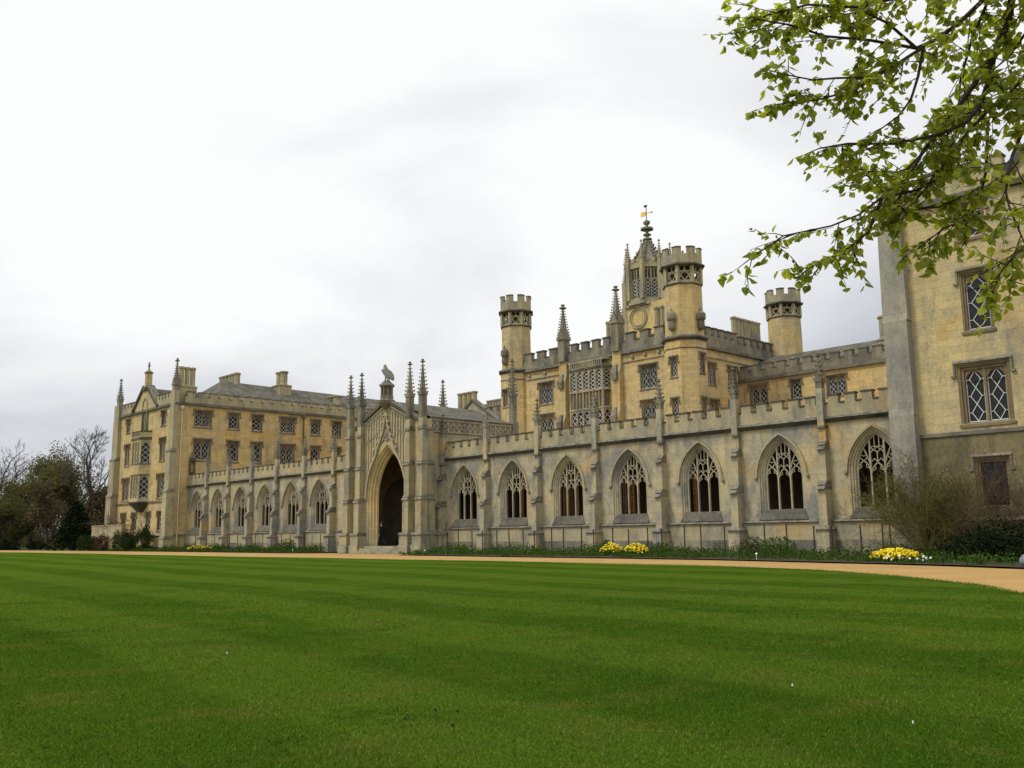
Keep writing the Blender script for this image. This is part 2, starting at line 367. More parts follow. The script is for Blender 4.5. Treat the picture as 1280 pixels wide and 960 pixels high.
def pinnacle(mb, cx, cy, z0, zs, zt, w, spread=None):
    """square shaft from z0, crocketed spire from zs, finial at zt"""
    h = w/2; sp = spread or w*1.7; H = zt-zs
    if zs > z0: mb.box(cx-h, cx+h, cy-h, cy+h, z0, zs)
    mb.box(cx-h*1.22, cx+h*1.22, cy-h*1.22, cy+h*1.22, zs-.09*w/.4, zs)
    for a in range(4):                       # little gables at the foot of the spire
        c, s_ = round(math.cos(a*math.pi/2)), round(math.sin(a*math.pi/2)); g = h*1.12
        f = lambda u, v, z: (cx+c*v-s_*u, cy+s_*v+c*u, z)
        P = [f(-h,g,zs), f(h,g,zs), f(0,g,zs+h*2.2), f(-h,h*.3,zs), f(h,h*.3,zs), f(0,h*.3,zs+h*2.2)]
        mb.add(P, [(0,1,2),(5,4,3),(0,2,5,3),(1,4,5,2),(0,3,4,1)])
    top = zt-H*.09
    mb.ngon(cx, cy, [h*1.12, h*.16], [zs, top], 4)
    nl = max(5, int(H/.30)); 
    for i in range(nl):
        t = (i+.35)/(nl+.4); z = zs+(top-zs)*t; r = h*1.12*(1-t)+h*.16*t
        k = (sp/2-h*.8)*(1-t*.55)*.62+.02
        for a in range(4):
            an = math.pi/4+a*math.pi/2; dx, dy = math.cos(an), math.sin(an)
            ex, ey = cx+dx*(r+k*.6), cy+dy*(r+k*.6); q = k*.62
            mb.add([(ex-q*.8*dy-q*dx,ey+q*.8*dx-q*dy,z-q*.2),(ex+q*.8*dy-q*dx,ey-q*.8*dx-q*dy,z-q*.2),(ex+dx*q*.9,ey+dy*q*.9,z+q*.35),(ex,ey,z+q*1.0),(ex,ey,z-q*.75)],
                   [(0,2,3),(2,1,3),(1,0,3),(2,0,4),(1,2,4),(0,1,4)])
    zf = top; q = w*.32
    mb.ngon(cx, cy, [q*.3,q*.9,q*1.5,q*.9,q*.3], [zf-q*.5,zf-q*.2,zf+q*.25,zf+q*.6,zf+q*.8], 4)
    mb.ngon(cx, cy, [q*.25,q*.75,q*.75,q*.1], [zf+q*.6,zf+q*1.1,zf+q*1.5,zt+.001], 6)
# ---------------------------------------------------------------- window kinds (local: x along wall, y into wall, z up from the sill)
WC = {}
def win_meshes(lights, w, h, hood=True, white=True):
    key = (lights, round(w,2), round(h,2), hood, white)
    if key in WC: return WC[key]
    s = MB(); fr = min(.25, .085*w+.06); hw = w/2; md = fr*.5
    # moulded surround stepping inwards
    for a, b, y0, y1 in ((0,md,.02,.30),(md,fr,.09,.30)):
        s.box(-hw+a, -hw+b, y0, y1, .001, h-a); s.box(hw-b, hw-a, y0, y1, .001, h-a)
        s.box(-hw+b, hw-b, y0+.002, y1, h-b, h-a-.001 if a else h)
    s.hexa((-hw+fr,hw-fr,-.05,.28,-.10), (-hw+fr,hw-fr,.10,.28,.05)); s.box(-hw-.06, hw+.06, -.06, .02, -.16, -.03)
    iw = (w-2*fr); mw = .10; lw = (iw-mw*(lights-1))/lights; z1 = h-fr; ah = min(lw*.62, h*.22)
    gl = MB(); la = MB()
    for i in range(lights):
        c = -iw/2+lw/2+i*(lw+mw)
        if white: arch_face(s, c-lw/2, c+lw/2, z1-ah-.03, z1, c, z1-ah-.03, z1-ah-.02, lw/2-.012, ah-.04, .16)
        if white: arch_reveal(s, c, [(0,.16,z1-ah-.03),(.02,.24,z1-ah-.03)], z1-ah-.02, lw/2-.012, ah-.04)
        if i < lights-1: s.box(c+lw/2, c+lw/2+mw, .11, .29, .05, z1)
        if white:
            bw = .028
            la.box(c-lw/2+.012, c-lw/2+.05, .205, .235, .05, z1-ah*.5); la.box(c+lw/2-.05, c+lw/2-.012, .205, .235, .05, z1-ah*.5)
            la.box(c-lw/2+.05, c+lw/2-.05, .205, .235, .05, .10)
            xl, xr, zb, zt = c-lw/2+.05, c+lw/2-.05, .10, z1-.06; W_ = xr-xl; st = W_*1.35 if W_ < .5 else W_*.74
            st = W_*1.02; nd = max(3, round((zt-zb)/st)); st = (zt-zb)/nd; half = st/2; dw = W_*.34
            for k in range(nd):
                za = zb+k*st
                for sg in (-1, 1):
                    x1 = c+sg*dw; la.ribbon([(c, za), (x1, za+half)], bw, .21, .23); la.ribbon([(x1, za+half), (c, za+st)], bw, .211, .231)
                    la.ribbon([(x1, za+half), (c+sg*W_/2, za+half)], bw*.8, .209, .229)
                    if nd < 0: pass
    gl.poly((-iw/2,.25,.04),(iw/2,.25,.04),(iw/2,.25,z1),(-iw/2,.25,z1))
    hm = None
    if hood:
        hm = MB(); o = .12; dr = min(.45, h*.3)
        hm.hexa((-hw-o,hw+o,-.13,0,h+.05), (-hw-o,hw+o,-.06,0,h+.16))
        for sg in (-1, 1):
            xa, xb = sorted((sg*(hw+o), sg*(hw+o-.08))); hm.box(xa, xb, -.10, 0, h-dr, h+.05)
            xa, xb = sorted((sg*(hw+o+.10), sg*(hw+o-.08))); hm.box(xa, xb, -.12, -.001, h-dr-.09, h-dr)
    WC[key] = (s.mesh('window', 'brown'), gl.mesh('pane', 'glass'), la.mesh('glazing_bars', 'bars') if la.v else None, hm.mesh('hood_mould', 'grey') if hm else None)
    return WC[key]
def window(parent, fr, u, z, w, h, lights=2, hood=True, white=True):
    """fr: (ox, oy, rz) frame of the facade; u is the centre"""
    ms = win_meshes(lights, w, h, hood, white); ox, oy, rz = fr
    o = put('window', ms[0], parent, (ox+u*math.cos(rz), oy+u*math.sin(rz), z), rz)
    for n, me in (('pane', ms[1]), ('glazing_bars', ms[2]), ('hood_mould', ms[3])):
        if me: c = link(bpy.data.objects.new(n, me)); c.parent = o
    return o
def FR(ox, oy, rz=0): return Matrix.Translation((ox, oy, 0)) @ Matrix.Rotation(rz, 4, 'Z')
def chimney(parent, x0, x1, y0, y1, z0, zb, zt, n, along='x', label=None):
    s = MB(); s.box(x0, x1, y0, y1, z0, zb-.18); s.box(x0-.08, x1+.08, y0-.08, y1+.08, zb-.18, zb-.1); s.hexa((x0,x1,y0,y1,zb-.1), (x0+.06,x1-.06,y0+.06,y1-.06,zb))
    for i in range(n):
        if along == 'x': st = (x1-x0)/n; cx, cy, r = x0+st*(i+.5), (y0+y1)/2, min(st, y1-y0)/2
        else: st = (y1-y0)/n; cy, cx, r = y0+st*(i+.5), (x0+x1)/2, min(st, x1-x0)/2
        r *= .98; s.ngon(cx, cy, [r*1.02,r*.88,r*.88,r*1.12,r*1.15,r*.9], [zb-.001,zb+.15,zt-.3,zt-.2,zt-.08,zt], 8)
    return s.build('chimney', 'trim', parent, label=label)
def turret(parent, cx, cy, r, z0, zc, zr, zk, zt, slits=()):
    """octagonal turret: cornice zc, ring zr, corbelled head from zk, top zt"""
    c = r/math.cos(math.pi/8); s = MB()
    ra = r*1.03; hl_ = ra*math.tan(math.pi/8)
    for k in range(8):
        a = k*math.pi/4; s.M = Matrix.Translation((cx+ra*math.cos(a), cy+ra*math.sin(a), 0)) @ Matrix.Rotation(a+math.pi/2, 4, 'Z')
        wall(s, -hl_, hl_, z0, zc, [(-w/2, w/2, z, z+h) for (ang, z, w, h) in slits if (ang-k*45) % 360 == 0])
    s.M = Matrix.Identity(4)
    s.ngon(cx, cy, [c*.95, c*.93], [zc+.3, zr], 8)
    g = MB(); g.ngon(cx, cy, [c*1.04,c*1.04,c*1.16,c*1.16,c*1.0], [zc-.22,zc-.12,zc,zc+.12,zc+.31], 8)
    g.ngon(cx, cy, [c*1.05,c*1.05], [zc-.95,zc-.86], 8)
    g.ngon(cx, cy, [c*.94,c*1.0,c*1.0,c*.9], [zr-.02,zr+.04,zr+.10,zr+.18], 8)
    g.ngon(cx, cy, [c*.93,c*1.13,c*1.13,c*1.0], [zk-.15,zk,zk+.12,zk+.28], 8); merged('turret', parent, (s,'block'), (g,'dark'))
    # pierced lantern stage: corner posts, cross bracing, brown core colouring in the shade of the openings
    p = MB(); core = MB(); core.ngon(cx, cy, [c*.55,c*.55], [zr+.1,zk], 8); core.build('turret_shade_core', 'brown', parent)
    rr = c*.90
    for k in range(8):
        a = math.pi/8+k*math.pi/4; b = a+math.pi/4
        A = Vector((cx+rr*math.cos(a), cy+rr*math.sin(a), 0)); B = Vector((cx+rr*math.cos(b), cy+rr*math.sin(b), 0))
        q = .14; p.box(A.x-q, A.x+q, A.y-q, A.y+q, zr+.1, zk)
        d = (B-A); l = d.length; ang = math.atan2(d.y, d.x); p.M = Matrix.Translation(A) @ Matrix.Rotation(ang, 4, 'Z')
        H = zk-zr-.15
        p.box(.1, l-.1, 0, .14, zr+.12, zr+.12+H*.16)
        for sgn in (0, 1):
            xs = (.1, l/2) if not sgn else (l-.1, l/2)
            p.ribbon([(xs[0], zr+.15+H*.1), (xs[0]+(xs[1]-xs[0])*.45, zr+.15+H*.52), (xs[1], zr+.15+H*.62)], .10, .02, .13)
            p.ribbon([(xs[1], zr+.15+H*.12), (xs[0]+(xs[1]-xs[0])*.5, zr+.15+H*.34), (xs[0], zr+.15+H*.62)], .09, .022, .128)
        p.box(.1, l-.1, .001, .13, zr+.12+H*.62, zr+.12+H*.70)
        p.box(l/2-.05, l/2+.05, .0, .13, zr+.12+H*.7, zk)
        p.M = Matrix.Identity(4)
    p.build('turret_tracery', 'trim', parent)
    # battlement ring
    b = MB(); cp = MB(); rr = c*1.0; zb = zk+.27; hl = (zt-zb)
    b.ngon(cx, cy, [rr*1.0, rr*1.0], [zb, zb+hl*.55], 8)
    for k in range(8):
        for a0, a1 in ((k*45+22.5-14, k*45+22.5), (k*45+22.5, k*45+22.5+14)):
            p4 = []; 
            def pt(deg, q):
                mid = math.floor((deg-22.5)/45)*45+45
                return (cx+q*math.cos(math.pi/8)/math.cos(R(deg-mid))*math.cos(R(deg)), cy+q*math.cos(math.pi/8)/math.cos(R(deg-mid))*math.sin(R(deg)))
            e0 = .01 if a1 == k*45+22.5 else 0
            A0, A1 = pt(a0+.01, rr), pt(a1-.01+(0 if e0 else 0), rr); B0, B1 = pt(a0+.01, rr-.28), pt(a1-.01, rr-.28)
            za, zc_ = zb+hl*.55, zt
            b.add([(*A0,za),(*A1,za),(*B1,za),(*B0,za),(*A0,zc_),(*A1,zc_),(*B1,zc_),(*B0,zc_)], [(0,3,2,1),(4,5,6,7),(0,1,5,4),(1,2,6,5),(2,3,7,6),(3,0,4,7)])
            A0, A1 = pt(a0-.6, rr+.06), pt(a1+.0, rr+.06); B0, B1 = pt(a0-.6, rr-.33), pt(a1, rr-.33); za, zc_ = zt, zt+.09
            cp.add([(*A0,za),(*A1,za),(*B1,za),(*B0,za),(*A0,zc_),(*A1,zc_),(*B1,zc_),(*B0,zc_)], [(0,3,2,1),(4,5,6,7),(0,1,5,4),(1,2,6,5),(2,3,7,6),(3,0,4,7)])
    merged('turret_battlement', parent, (b,'trim'), (cp,'dark'))
    # slit windows facing the front
    for (ang, z, w, h) in slits:
        a = R(ang); window(parent, (cx+ra*math.cos(a), cy+ra*math.sin(a), a+math.pi/2), 0, z, w, h, 1)
    return o
# ================================================================ SETTING: ground
def sheet(name, pts, z, mat, kind='structure'):
    mb = MB(); mb.poly(*[(x, y, z) for x, y in pts]); return struct(name, mb, mat, kind)
sheet('ground', [(-3000,-3000),(3000,-3000),(3000,3000),(-3000,3000)], -.03, 'rough_grass')
LE = [(-160,31.2),(-119,31.0),(-89,31.0),(-55,30.0),(-33,30.0),(-21,29.6),(-15.5,27.6),(-11.6,25.0),(-8.6,22.2),(-6.4,19.2),(-4.4,15.5),(-2.5,9),(-1,2),(-1,-6)]
PE = [(-160,37),(-119,38.6),(-107,38.8),(-95,38.8),(-80,38.6),(-66.2,38.0),(-63.0,39.4),(-52.3,39.4),(-50.0,36.6),(-40,35.9),(-30,35.7),(-24.5,35.2),(-18.2,33.7),(-15.4,33.1),(-13,32.3),(-10,30.8),(-4,27),(2,20),(8,10),(14,-6)]
mb = MB()
n = 140
def along(P, t):
    d = [0]
    for a, b in zip(P, P[1:]): d.append(d[-1]+math.hypot(b[0]-a[0], b[1]-a[1]))
    s = t*d[-1]
    for i in range(len(d)-1):
        if s <= d[i+1]+1e-6: k = (s-d[i])/(d[i+1]-d[i]); return (P[i][0]+(P[i+1][0]-P[i][0])*k, P[i][1]+(P[i+1][1]-P[i][1])*k)
    return P[-1]
sheet('gravel_path', PE+LE[::-1], -.008, 'gravel')
# the lawn: a gently uneven sheet whose edge stands a few centimetres above the gravel
mb = MB(); NX, NY = 150, 34
def edge_y(x):
    for a, b in zip(LE, LE[1:]):
        if a[0] <= x <= b[0]: return a[1]+(b[1]-a[1])*(x-a[0])/(b[0]-a[0])
    return LE[-1][1]
def hz(x, y): return .02*math.sin(x*.35+y*.22)+.02*math.sin(x*.13-y*.4+1)
pts = []
xs = [-160+160*(1-(1-i/NX)**2.2)-1*(i == NX) for i in range(NX+1)]
for i in range(NX+1):
    ey = edge_y(xs[i]) if i < NX else -6
    for j in range(NY+1):
        t = j/NY; y = -30+(ey+30)*(1-(1-t)**1.4)
        e_ = min(1, (ey-y)/1.2); z = .035*min(1, e_*2+.3)+hz(xs[i], y)*e_
        pts.append((xs[i], y, z if j < NY else -.02))
mb.add(pts, [(i*(NY+1)+j, (i+1)*(NY+1)+j, (i+1)*(NY+1)+j+1, i*(NY+1)+j+1) for i in range(NX) for j in range(NY)])
me = mb.mesh('lawn', 'lawn', True); o = put('lawn', me); o['kind'] = 'structure'
# soil of the flower beds
struct('flower_bed_soil', (lambda m: (m.poly(*[(x,y,.03) for x,y in [(-113,39.2),(-107,39.2),(-95,39.2),(-80,39.0),(-66.4,38.4),(-64.9,39.8),(-64.9,43.5),(-113,43.5)]]),
    m.poly(*[(x,y,.03) for x,y in [(-50.3,37.0),(-40,36.3),(-30,36.1),(-24.5,35.6),(-18.2,34.1),(-15.4,33.5),(-13,32.7),(-10,31.2),(-4,27.4),(-1.5,26),(-1.5,43.5),(-50.3,43.5)]]), m)[-1])(MB()), 'soil')
# ================================================================ RESIDENTIAL WINGS
def wing(name, X0, Yf, Yb, label, left_depth, seen_left):
    t = thing(name, label, 'building', (X0+8, Yf, 0)); X1 = X0+16
    w = MB(); w.M = FR(X0, Yf)
    rows = [(13.3,14.85,1.25),(9.5,11.9,1.5),(5.55,8.05,2.05)]
    cols = (3.15, 12.85); holes = []; wins = []
    for c in cols:
        for zb, zt, ww in rows: holes.append((c-ww/2, c+ww/2, zb, zt)); wins.append((c, zb, ww, zt-zb, 2 if ww > 1.4 else 1))
    if seen_left:     # the end seen close by: single lights above, a two-light window below
        holes = []; wins = []
        for c, s_ in ((3.28,1),(12.7,1)):
            for zb, zt, ww, nl in ((13.45,15.05,1.25,1),(9.45,12.0,1.25,1),(5.55,8.05,2.1,2)):
                holes.append((c-ww/2, c+ww/2, zb, zt)); wins.append((c, zb, ww, zt-zb, nl))
    for c in ((3.0,6.1,9.9,12.95) if not seen_left else (3.3,6.3,9.9,12.7)):
        holes.append((c-.68, c+.68, 2.1, 4.1)); wins.append((c, 2.1, 1.36, 2.0, 1))
    wall(w, 0, 16, 0, 15.45, holes)
    w.M = FR(X1, Yf, math.pi/2); L_ = Yb-Yf
    side = []
    if not seen_left:
        for y0, y1 in ((43.35,45.4),(47.24,48.58),(50.03,51.38),(53.53,55.52),(57.55,58.85),(60.4,61.7),(64.2,66.2),(68.4,69.7),(71.2,72.5)):
            for zb, zt in ((13.0,14.75),(9.45,11.68)):
                side.append(((y0+y1)/2-Yf, zb, y1-y0, zt-zb, 2 if y1-y0 > 1.6 else 1))
    wall(w, 0, L_, 0, 15.45, [(u-ww/2, u+ww/2, z, z+h) for u, z, ww, h, n_ in side])
    w.M = Matrix.Identity(4); w.poly((X0,Yf,0),(X0,Yb,0),(X0,Yb,15.45),(X0,Yf,15.45)); w.poly((X0,Yb,0),(X1,Yb,0),(X1,Yb,15.45),(X0,Yb,15.45))
    w.build('wall', 'ochre2' if seen_left else 'ochre', t)
    if seen_left:     # damp, moss-stained lower storey, its facing 6 cm proud of the wall above
        lo = MB(); lo.M = FR(X0, Yf-.06); wall(lo, .5, 15.15, 0, 5.07, [(c-ww/2-.001, c+ww/2+.001, zb, zb+h) for c, zb, ww, h, n_ in wins if zb < 5], 0, .06); lo.build('lower_wall', 'mossy', t)
    for u, z, ww, h, n_ in wins: window(t, (X0, Yf, 0), u, z, ww, h, n_, True, not (seen_left and z < 5))
    for u, z, ww, h, n_ in side: window(t, (X1, Yf, math.pi/2), u, z, ww, h, n_)
    # gable, set a little proud between the two lengths of battlement
    g = MB(); gc = 8.; hwid = 2.9
    g.M = FR(X0, Yf)
    g.prism_y([(gc-hwid,15.452),(gc+hwid,15.452),(gc+hwid,15.9),(gc+.35,18.0),(gc-.35,18.0),(gc-hwid,15.9)], -.14, .5)
    g.box(gc-.28, gc+.28, -.2, .42, 17.9, 19.7); g.hexa((gc-.28,gc+.28,-.2,.42,19.7), (gc-.12,gc+.12,0,.2,20.0))
    c = MB(); c.M = FR(X0, Yf)
    c.ribbon([(gc-hwid-.55,15.55),(gc-hwid,15.95),(gc-.45,18.1)], .34, -.30, .58); c.ribbon([(gc+hwid+.55,15.55),(gc+hwid,15.95),(gc+.45,18.1)], .34, -.30, .58)
    c.box(gc-.5, gc+.5, -.32, .56, 17.6, 17.95); c.box(gc-.34, gc+.34, -.26, .48, 19.55, 19.72)
    c.ribbon([(gc,19.95),(gc,20.85)], .11, .05, .17); c.ribbon([(gc-.27,20.45),(gc+.27,20.45)], .11, .052, .168)
    merged('gable', t, (g,'ochre2'), (c,'dark'))
    # pointed niche in the gable
    nb = MB(); nb.M = FR(X0, Yf)
    nb.ribbon([(gc-.62,13.2)]+arch(gc, 15.6, .62, 1.15)+[(gc+.62,13.2)], .16, -.20, -.001)
    nb.ribbon([(gc-.40,13.2)]+arch(gc, 15.5, .40, .8)+[(gc+.40,13.2)], .10, -.08, -.001)
    nb.ribbon([(gc,13.2),(gc,16.3)], .08, -.07, -.002); nb.box(gc-.75, gc+.75, -.22, -.001, 13.02, 13.2)
    for k in range(4): nb.ribbon([(gc+.24*math.cos(a*math.pi/4), 15.3+.24*math.sin(a*math.pi/4)) for a in range(8)], .07, -.06, -.003, True) if k == 0 else None
    nb.build('niche_moulding', 'grey', t)
    # strings, plinth
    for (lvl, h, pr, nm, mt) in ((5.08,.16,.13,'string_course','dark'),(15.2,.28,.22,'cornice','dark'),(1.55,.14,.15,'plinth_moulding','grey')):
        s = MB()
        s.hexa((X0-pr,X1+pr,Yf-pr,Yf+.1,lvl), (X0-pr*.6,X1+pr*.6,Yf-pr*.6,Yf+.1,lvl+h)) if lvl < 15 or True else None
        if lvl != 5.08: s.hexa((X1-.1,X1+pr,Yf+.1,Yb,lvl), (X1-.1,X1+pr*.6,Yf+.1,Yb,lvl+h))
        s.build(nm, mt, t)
    # parapets
    p = MB(); cp = MB(); p.M = cp.M = FR(X0, Yf)
    crenels(p, cp, 1.2, gc-hwid-.1, 15.46, 16.15, 16.62, -.12, .28, .85); crenels(p, cp, gc+hwid+.1, 14.9, 15.46, 16.15, 16.62, -.12, .28, .85)
    p.M = cp.M = FR(X1, Yf, math.pi/2); crenels(p, cp, .9, L_, 15.46, 16.15, 16.62, -.12, .28, 1.28)
    p.M = cp.M = FR(X0, Yb, -math.pi/2); crenels(p, cp, 0, L_-1, 15.46, 16.15, 16.62, -.12, .28, 1.28)
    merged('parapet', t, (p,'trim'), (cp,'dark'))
    # corner buttresses and pinnacles
    for sx in (0, 1):
        b = MB(); cp = MB(); b.M = cp.M = FR(X0, Yf)
        xa, xb = (-.55, 1.0) if sx == 0 else (15.15, 16.25)
        if seen_left and sx == 0: xa, xb = -.62, .50
        fd = [.95,.80,.62,.40] if not seen_left else [.8,.55,.48,.40]
        lv = [0,1.55,6.4,10.6,15.2]
        for i in range(4):
            b.hexa((xa,xb,-fd[i],.1,lv[i]+(.0 if not i else .001)), (xa+.02*i,xb-.02*i,-fd[i]*.97,.1,lv[i+1]-.3))
            if i < 3:
                b.hexa((xa,xb,-fd[i]*.97,.1,lv[i+1]-.299), (xa,xb,-fd[i+1],.1,lv[i+1]))
                if not seen_left: cp.hexa((xa-.05,xb+.05,-fd[i]*.97-.07,.05,lv[i+1]-.36), (xa-.04,xb+.04,-fd[i+1]-.03,.05,lv[i+1]-.05))
        b.box(xa+.1, xb-.1, -.35, .2, 14.9, 16.7)
        if sx == 0:
            ld = left_depth; dd = [ld*1.06, ld, ld*.8, ld*.45]
            for i in range(4):
                b.hexa((-dd[i],-.002,.0,1.3,lv[i]), (-dd[i]*.93,-.002,.0,1.3,lv[i+1]-.4))
                if i < 3:
                    b.hexa((-dd[i]*.93,-.002,.0,1.3,lv[i+1]-.399), (-dd[i+1],-.002,0,1.3,lv[i+1]))
                    cp.hexa((-dd[i]*.93-.10,-.4,-.06,1.36,lv[i+1]-.48), (-dd[i+1]-.04,-.4,-.05,1.35,lv[i+1]-.1))
        merged('buttress', t, (b,'greyface' if seen_left else 'trim'), (cp,'grey'))
        if seen_left and sx == 0: continue
        q = MB(); pinnacle(q, X0+(xa+xb)/2, Yf+.0, 16.6, 17.4, 20.1 if sx else 19.9, .62 if sx else .52, 1.0); q.build('pinnacle', 'grey', t)
    # canted oriel
    o_ = MB(); gl = MB(); la = MB(); dk = MB()
    for m_ in (o_, gl, la, dk): m_.M = FR(X0+gc, Yf)
    hw_, fw, dp = 1.85, 1.15, .95
    plan = [(-hw_,0),(-fw,-dp),(fw,-dp),(hw_,0)]
    def ring(m_, k, z0_, z1_, k2=None):
        k2 = k if k2 is None else k2; P = [(x*k,y*k,z0_) for x, y in plan]+[(x*k2,y*k2,z1_) for x, y in plan]
        m_.add(P, [(0,1,5,4),(1,2,6,5),(2,3,7,6),(3,2,1,0),(4,5,6,7)])
    ring(o_, 1.0, 5.25, 5.6); ring(o_, 1.0, 8.05, 9.4); ring(o_, 1.0, 11.75, 12.1)
    ring(dk, 1.08, 5.10, 5.25); ring(dk, .35, 4.15, 5.1, 1.02); ring(dk, 1.07, 12.0, 12.25); ring(o_, 1.02, 12.27, 12.85); ring(dk, 1.06, 12.86, 12.98)
    ring(dk, 1.04, 8.1, 8.2); ring(dk, 1.04, 9.3, 9.42)
    for i in range(8): u = -fw+.15+i*(2*fw-.3)/7; dk.box(u-.07, u+.07, -dp*1.03-.02, -dp*1.0, 12.4, 12.8)
    for z0_, z1_ in ((5.6,8.05),(9.4,11.75)):
        for (a, b_) in zip(plan, plan[1:]):
            l = math.hypot(b_[0]-a[0], b_[1]-a[1]); an = math.atan2(b_[1]-a[1], b_[0]-a[0])
            for m_ in (o_, gl, la): m_.M = FR(X0+gc, Yf) @ Matrix.Translation((a[0],a[1],0)) @ Matrix.Rotation(an, 4, 'Z')
            nl = 3 if l > 2 else 1; lw = (l-.28)/nl
            o_.box(0, .15, .0, .2, z0_, z1_); o_.box(l-.15, l, .0, .2, z0_, z1_)
            for i in range(nl):
                c0 = .14+lw*i
                if i: o_.box(c0-.06, c0+.06, .02, .2, z0_, z1_)
                arch_face(o_, c0+.005, c0+lw-.005, z1_-.5, z1_, c0+lw/2, z1_-.5, z1_-.49, lw/2-.06, .4, .08)
                la.ribbon([(c0+.1,z0_+.04),(c0+lw-.1,z0_+.04)], .05, .12, .15)
                nd = 4; st = (z1_-z0_-.1)/nd
                for k in range(nd):
                    za = z0_+.05+k*st; m0, xl, xr = c0+lw/2, c0+.08, c0+lw-.08
                    for xx in (xl, xr): la.ribbon([(m0,za),(xx,za+st/2)], .035, .12, .14); la.ribbon([(xx,za+st/2),(m0,za+st)], .035, .121, .141)
            gl.poly((.1,.16,z0_),(l-.1,.16,z0_),(l-.1,.16,z1_),(.1,.16,z1_))
    oo = merged('oriel_window', t, (o_,'ochre2'), (dk,'dark')); gl.build('pane', 'glass', oo); la.build('glazing_bars', 'bars', oo)
    # roof: gabled front bay, then a hipped stone-slate roof behind
    r = MB(); zr = 19.6
    r.add([(X0+gc-hwid,Yf+.4,15.9),(X0+gc+hwid,Yf+.4,15.9),(X0+gc,Yf+.4,17.9),(X0+gc-hwid,Yf+9,15.9),(X0+gc+hwid,Yf+9,15.9),(X0+gc,Yf+9,17.9)], [(0,2,5,3),(1,4,5,2),(0,1,2)])
    a, b_ = X0+.8, X1-.8; ym = Yf+8.8
    r.add([(a,Yf+4.6,15.9),(b_,Yf+4.6,15.9),(X0+8,ym,zr),(X0+8,Yb-4,zr-.3),(a,Yb,15.9),(b_,Yb,15.9)], [(0,1,2),(1,5,3,2),(0,2,3,4),(4,3,5)])
    r.build('roof', 'slate', t)
    return t
lw_ = wing('residential_wing', -111.5, 41.4, 78, 'ochre stone wing with oriel, gable and long row of windows left of the cloister', 1.85, False)
for a in ((-96.95,-95.95,41.9,43.75,15.5,17.4,19.45,3,'y'),(-107.6,-102.9,51.5,52.6,17,19.4,20.75,6,'x'),(-103.2,-101.2,56.6,58.2,18.2,19.6,21.3,2,'x'),(-102.2,-99.8,63.6,64.8,16.6,17.6,18.75,2,'x')):
    chimney(lw_, *a[:8], along=a[8])
dp_ = MB(); dp_.tube([(-95.36,41.95,.1),(-95.36,41.95,14.9)], .065, 8); dp_.box(-95.5,-95.2,41.8,42.1,14.75,15.1); dp_.build('drainpipe', 'pipe', lw_)
dp_ = MB(); dp_.tube([(-95.38,56.55,6),(-95.38,56.55,15.1)], .07, 8); dp_.box(-95.5,-95.22,56.35,56.75,14.9,15.2); dp_.build('drainpipe', 'dark', lw_)
rw_ = wing('residential_wing', -17.9, 40.6, 78, 'near ochre stone wing on the right, partly behind the hanging lime branches', .62, True)
q = MB()        # carved niche canopy on the left wing where the cloister joins it
q.box(-95.495,-95.2,43.0,43.6,8.0,8.15); q.box(-95.495,-95.25,43.0,43.1,8.15,9.6); q.box(-95.495,-95.25,43.5,43.6,8.15,9.6); q.ngon(-95.25,43.3,[.3,.38,.3,.08],[9.3,9.6,9.75,10.3],6)
q.build('niche', 'dark', lw_)
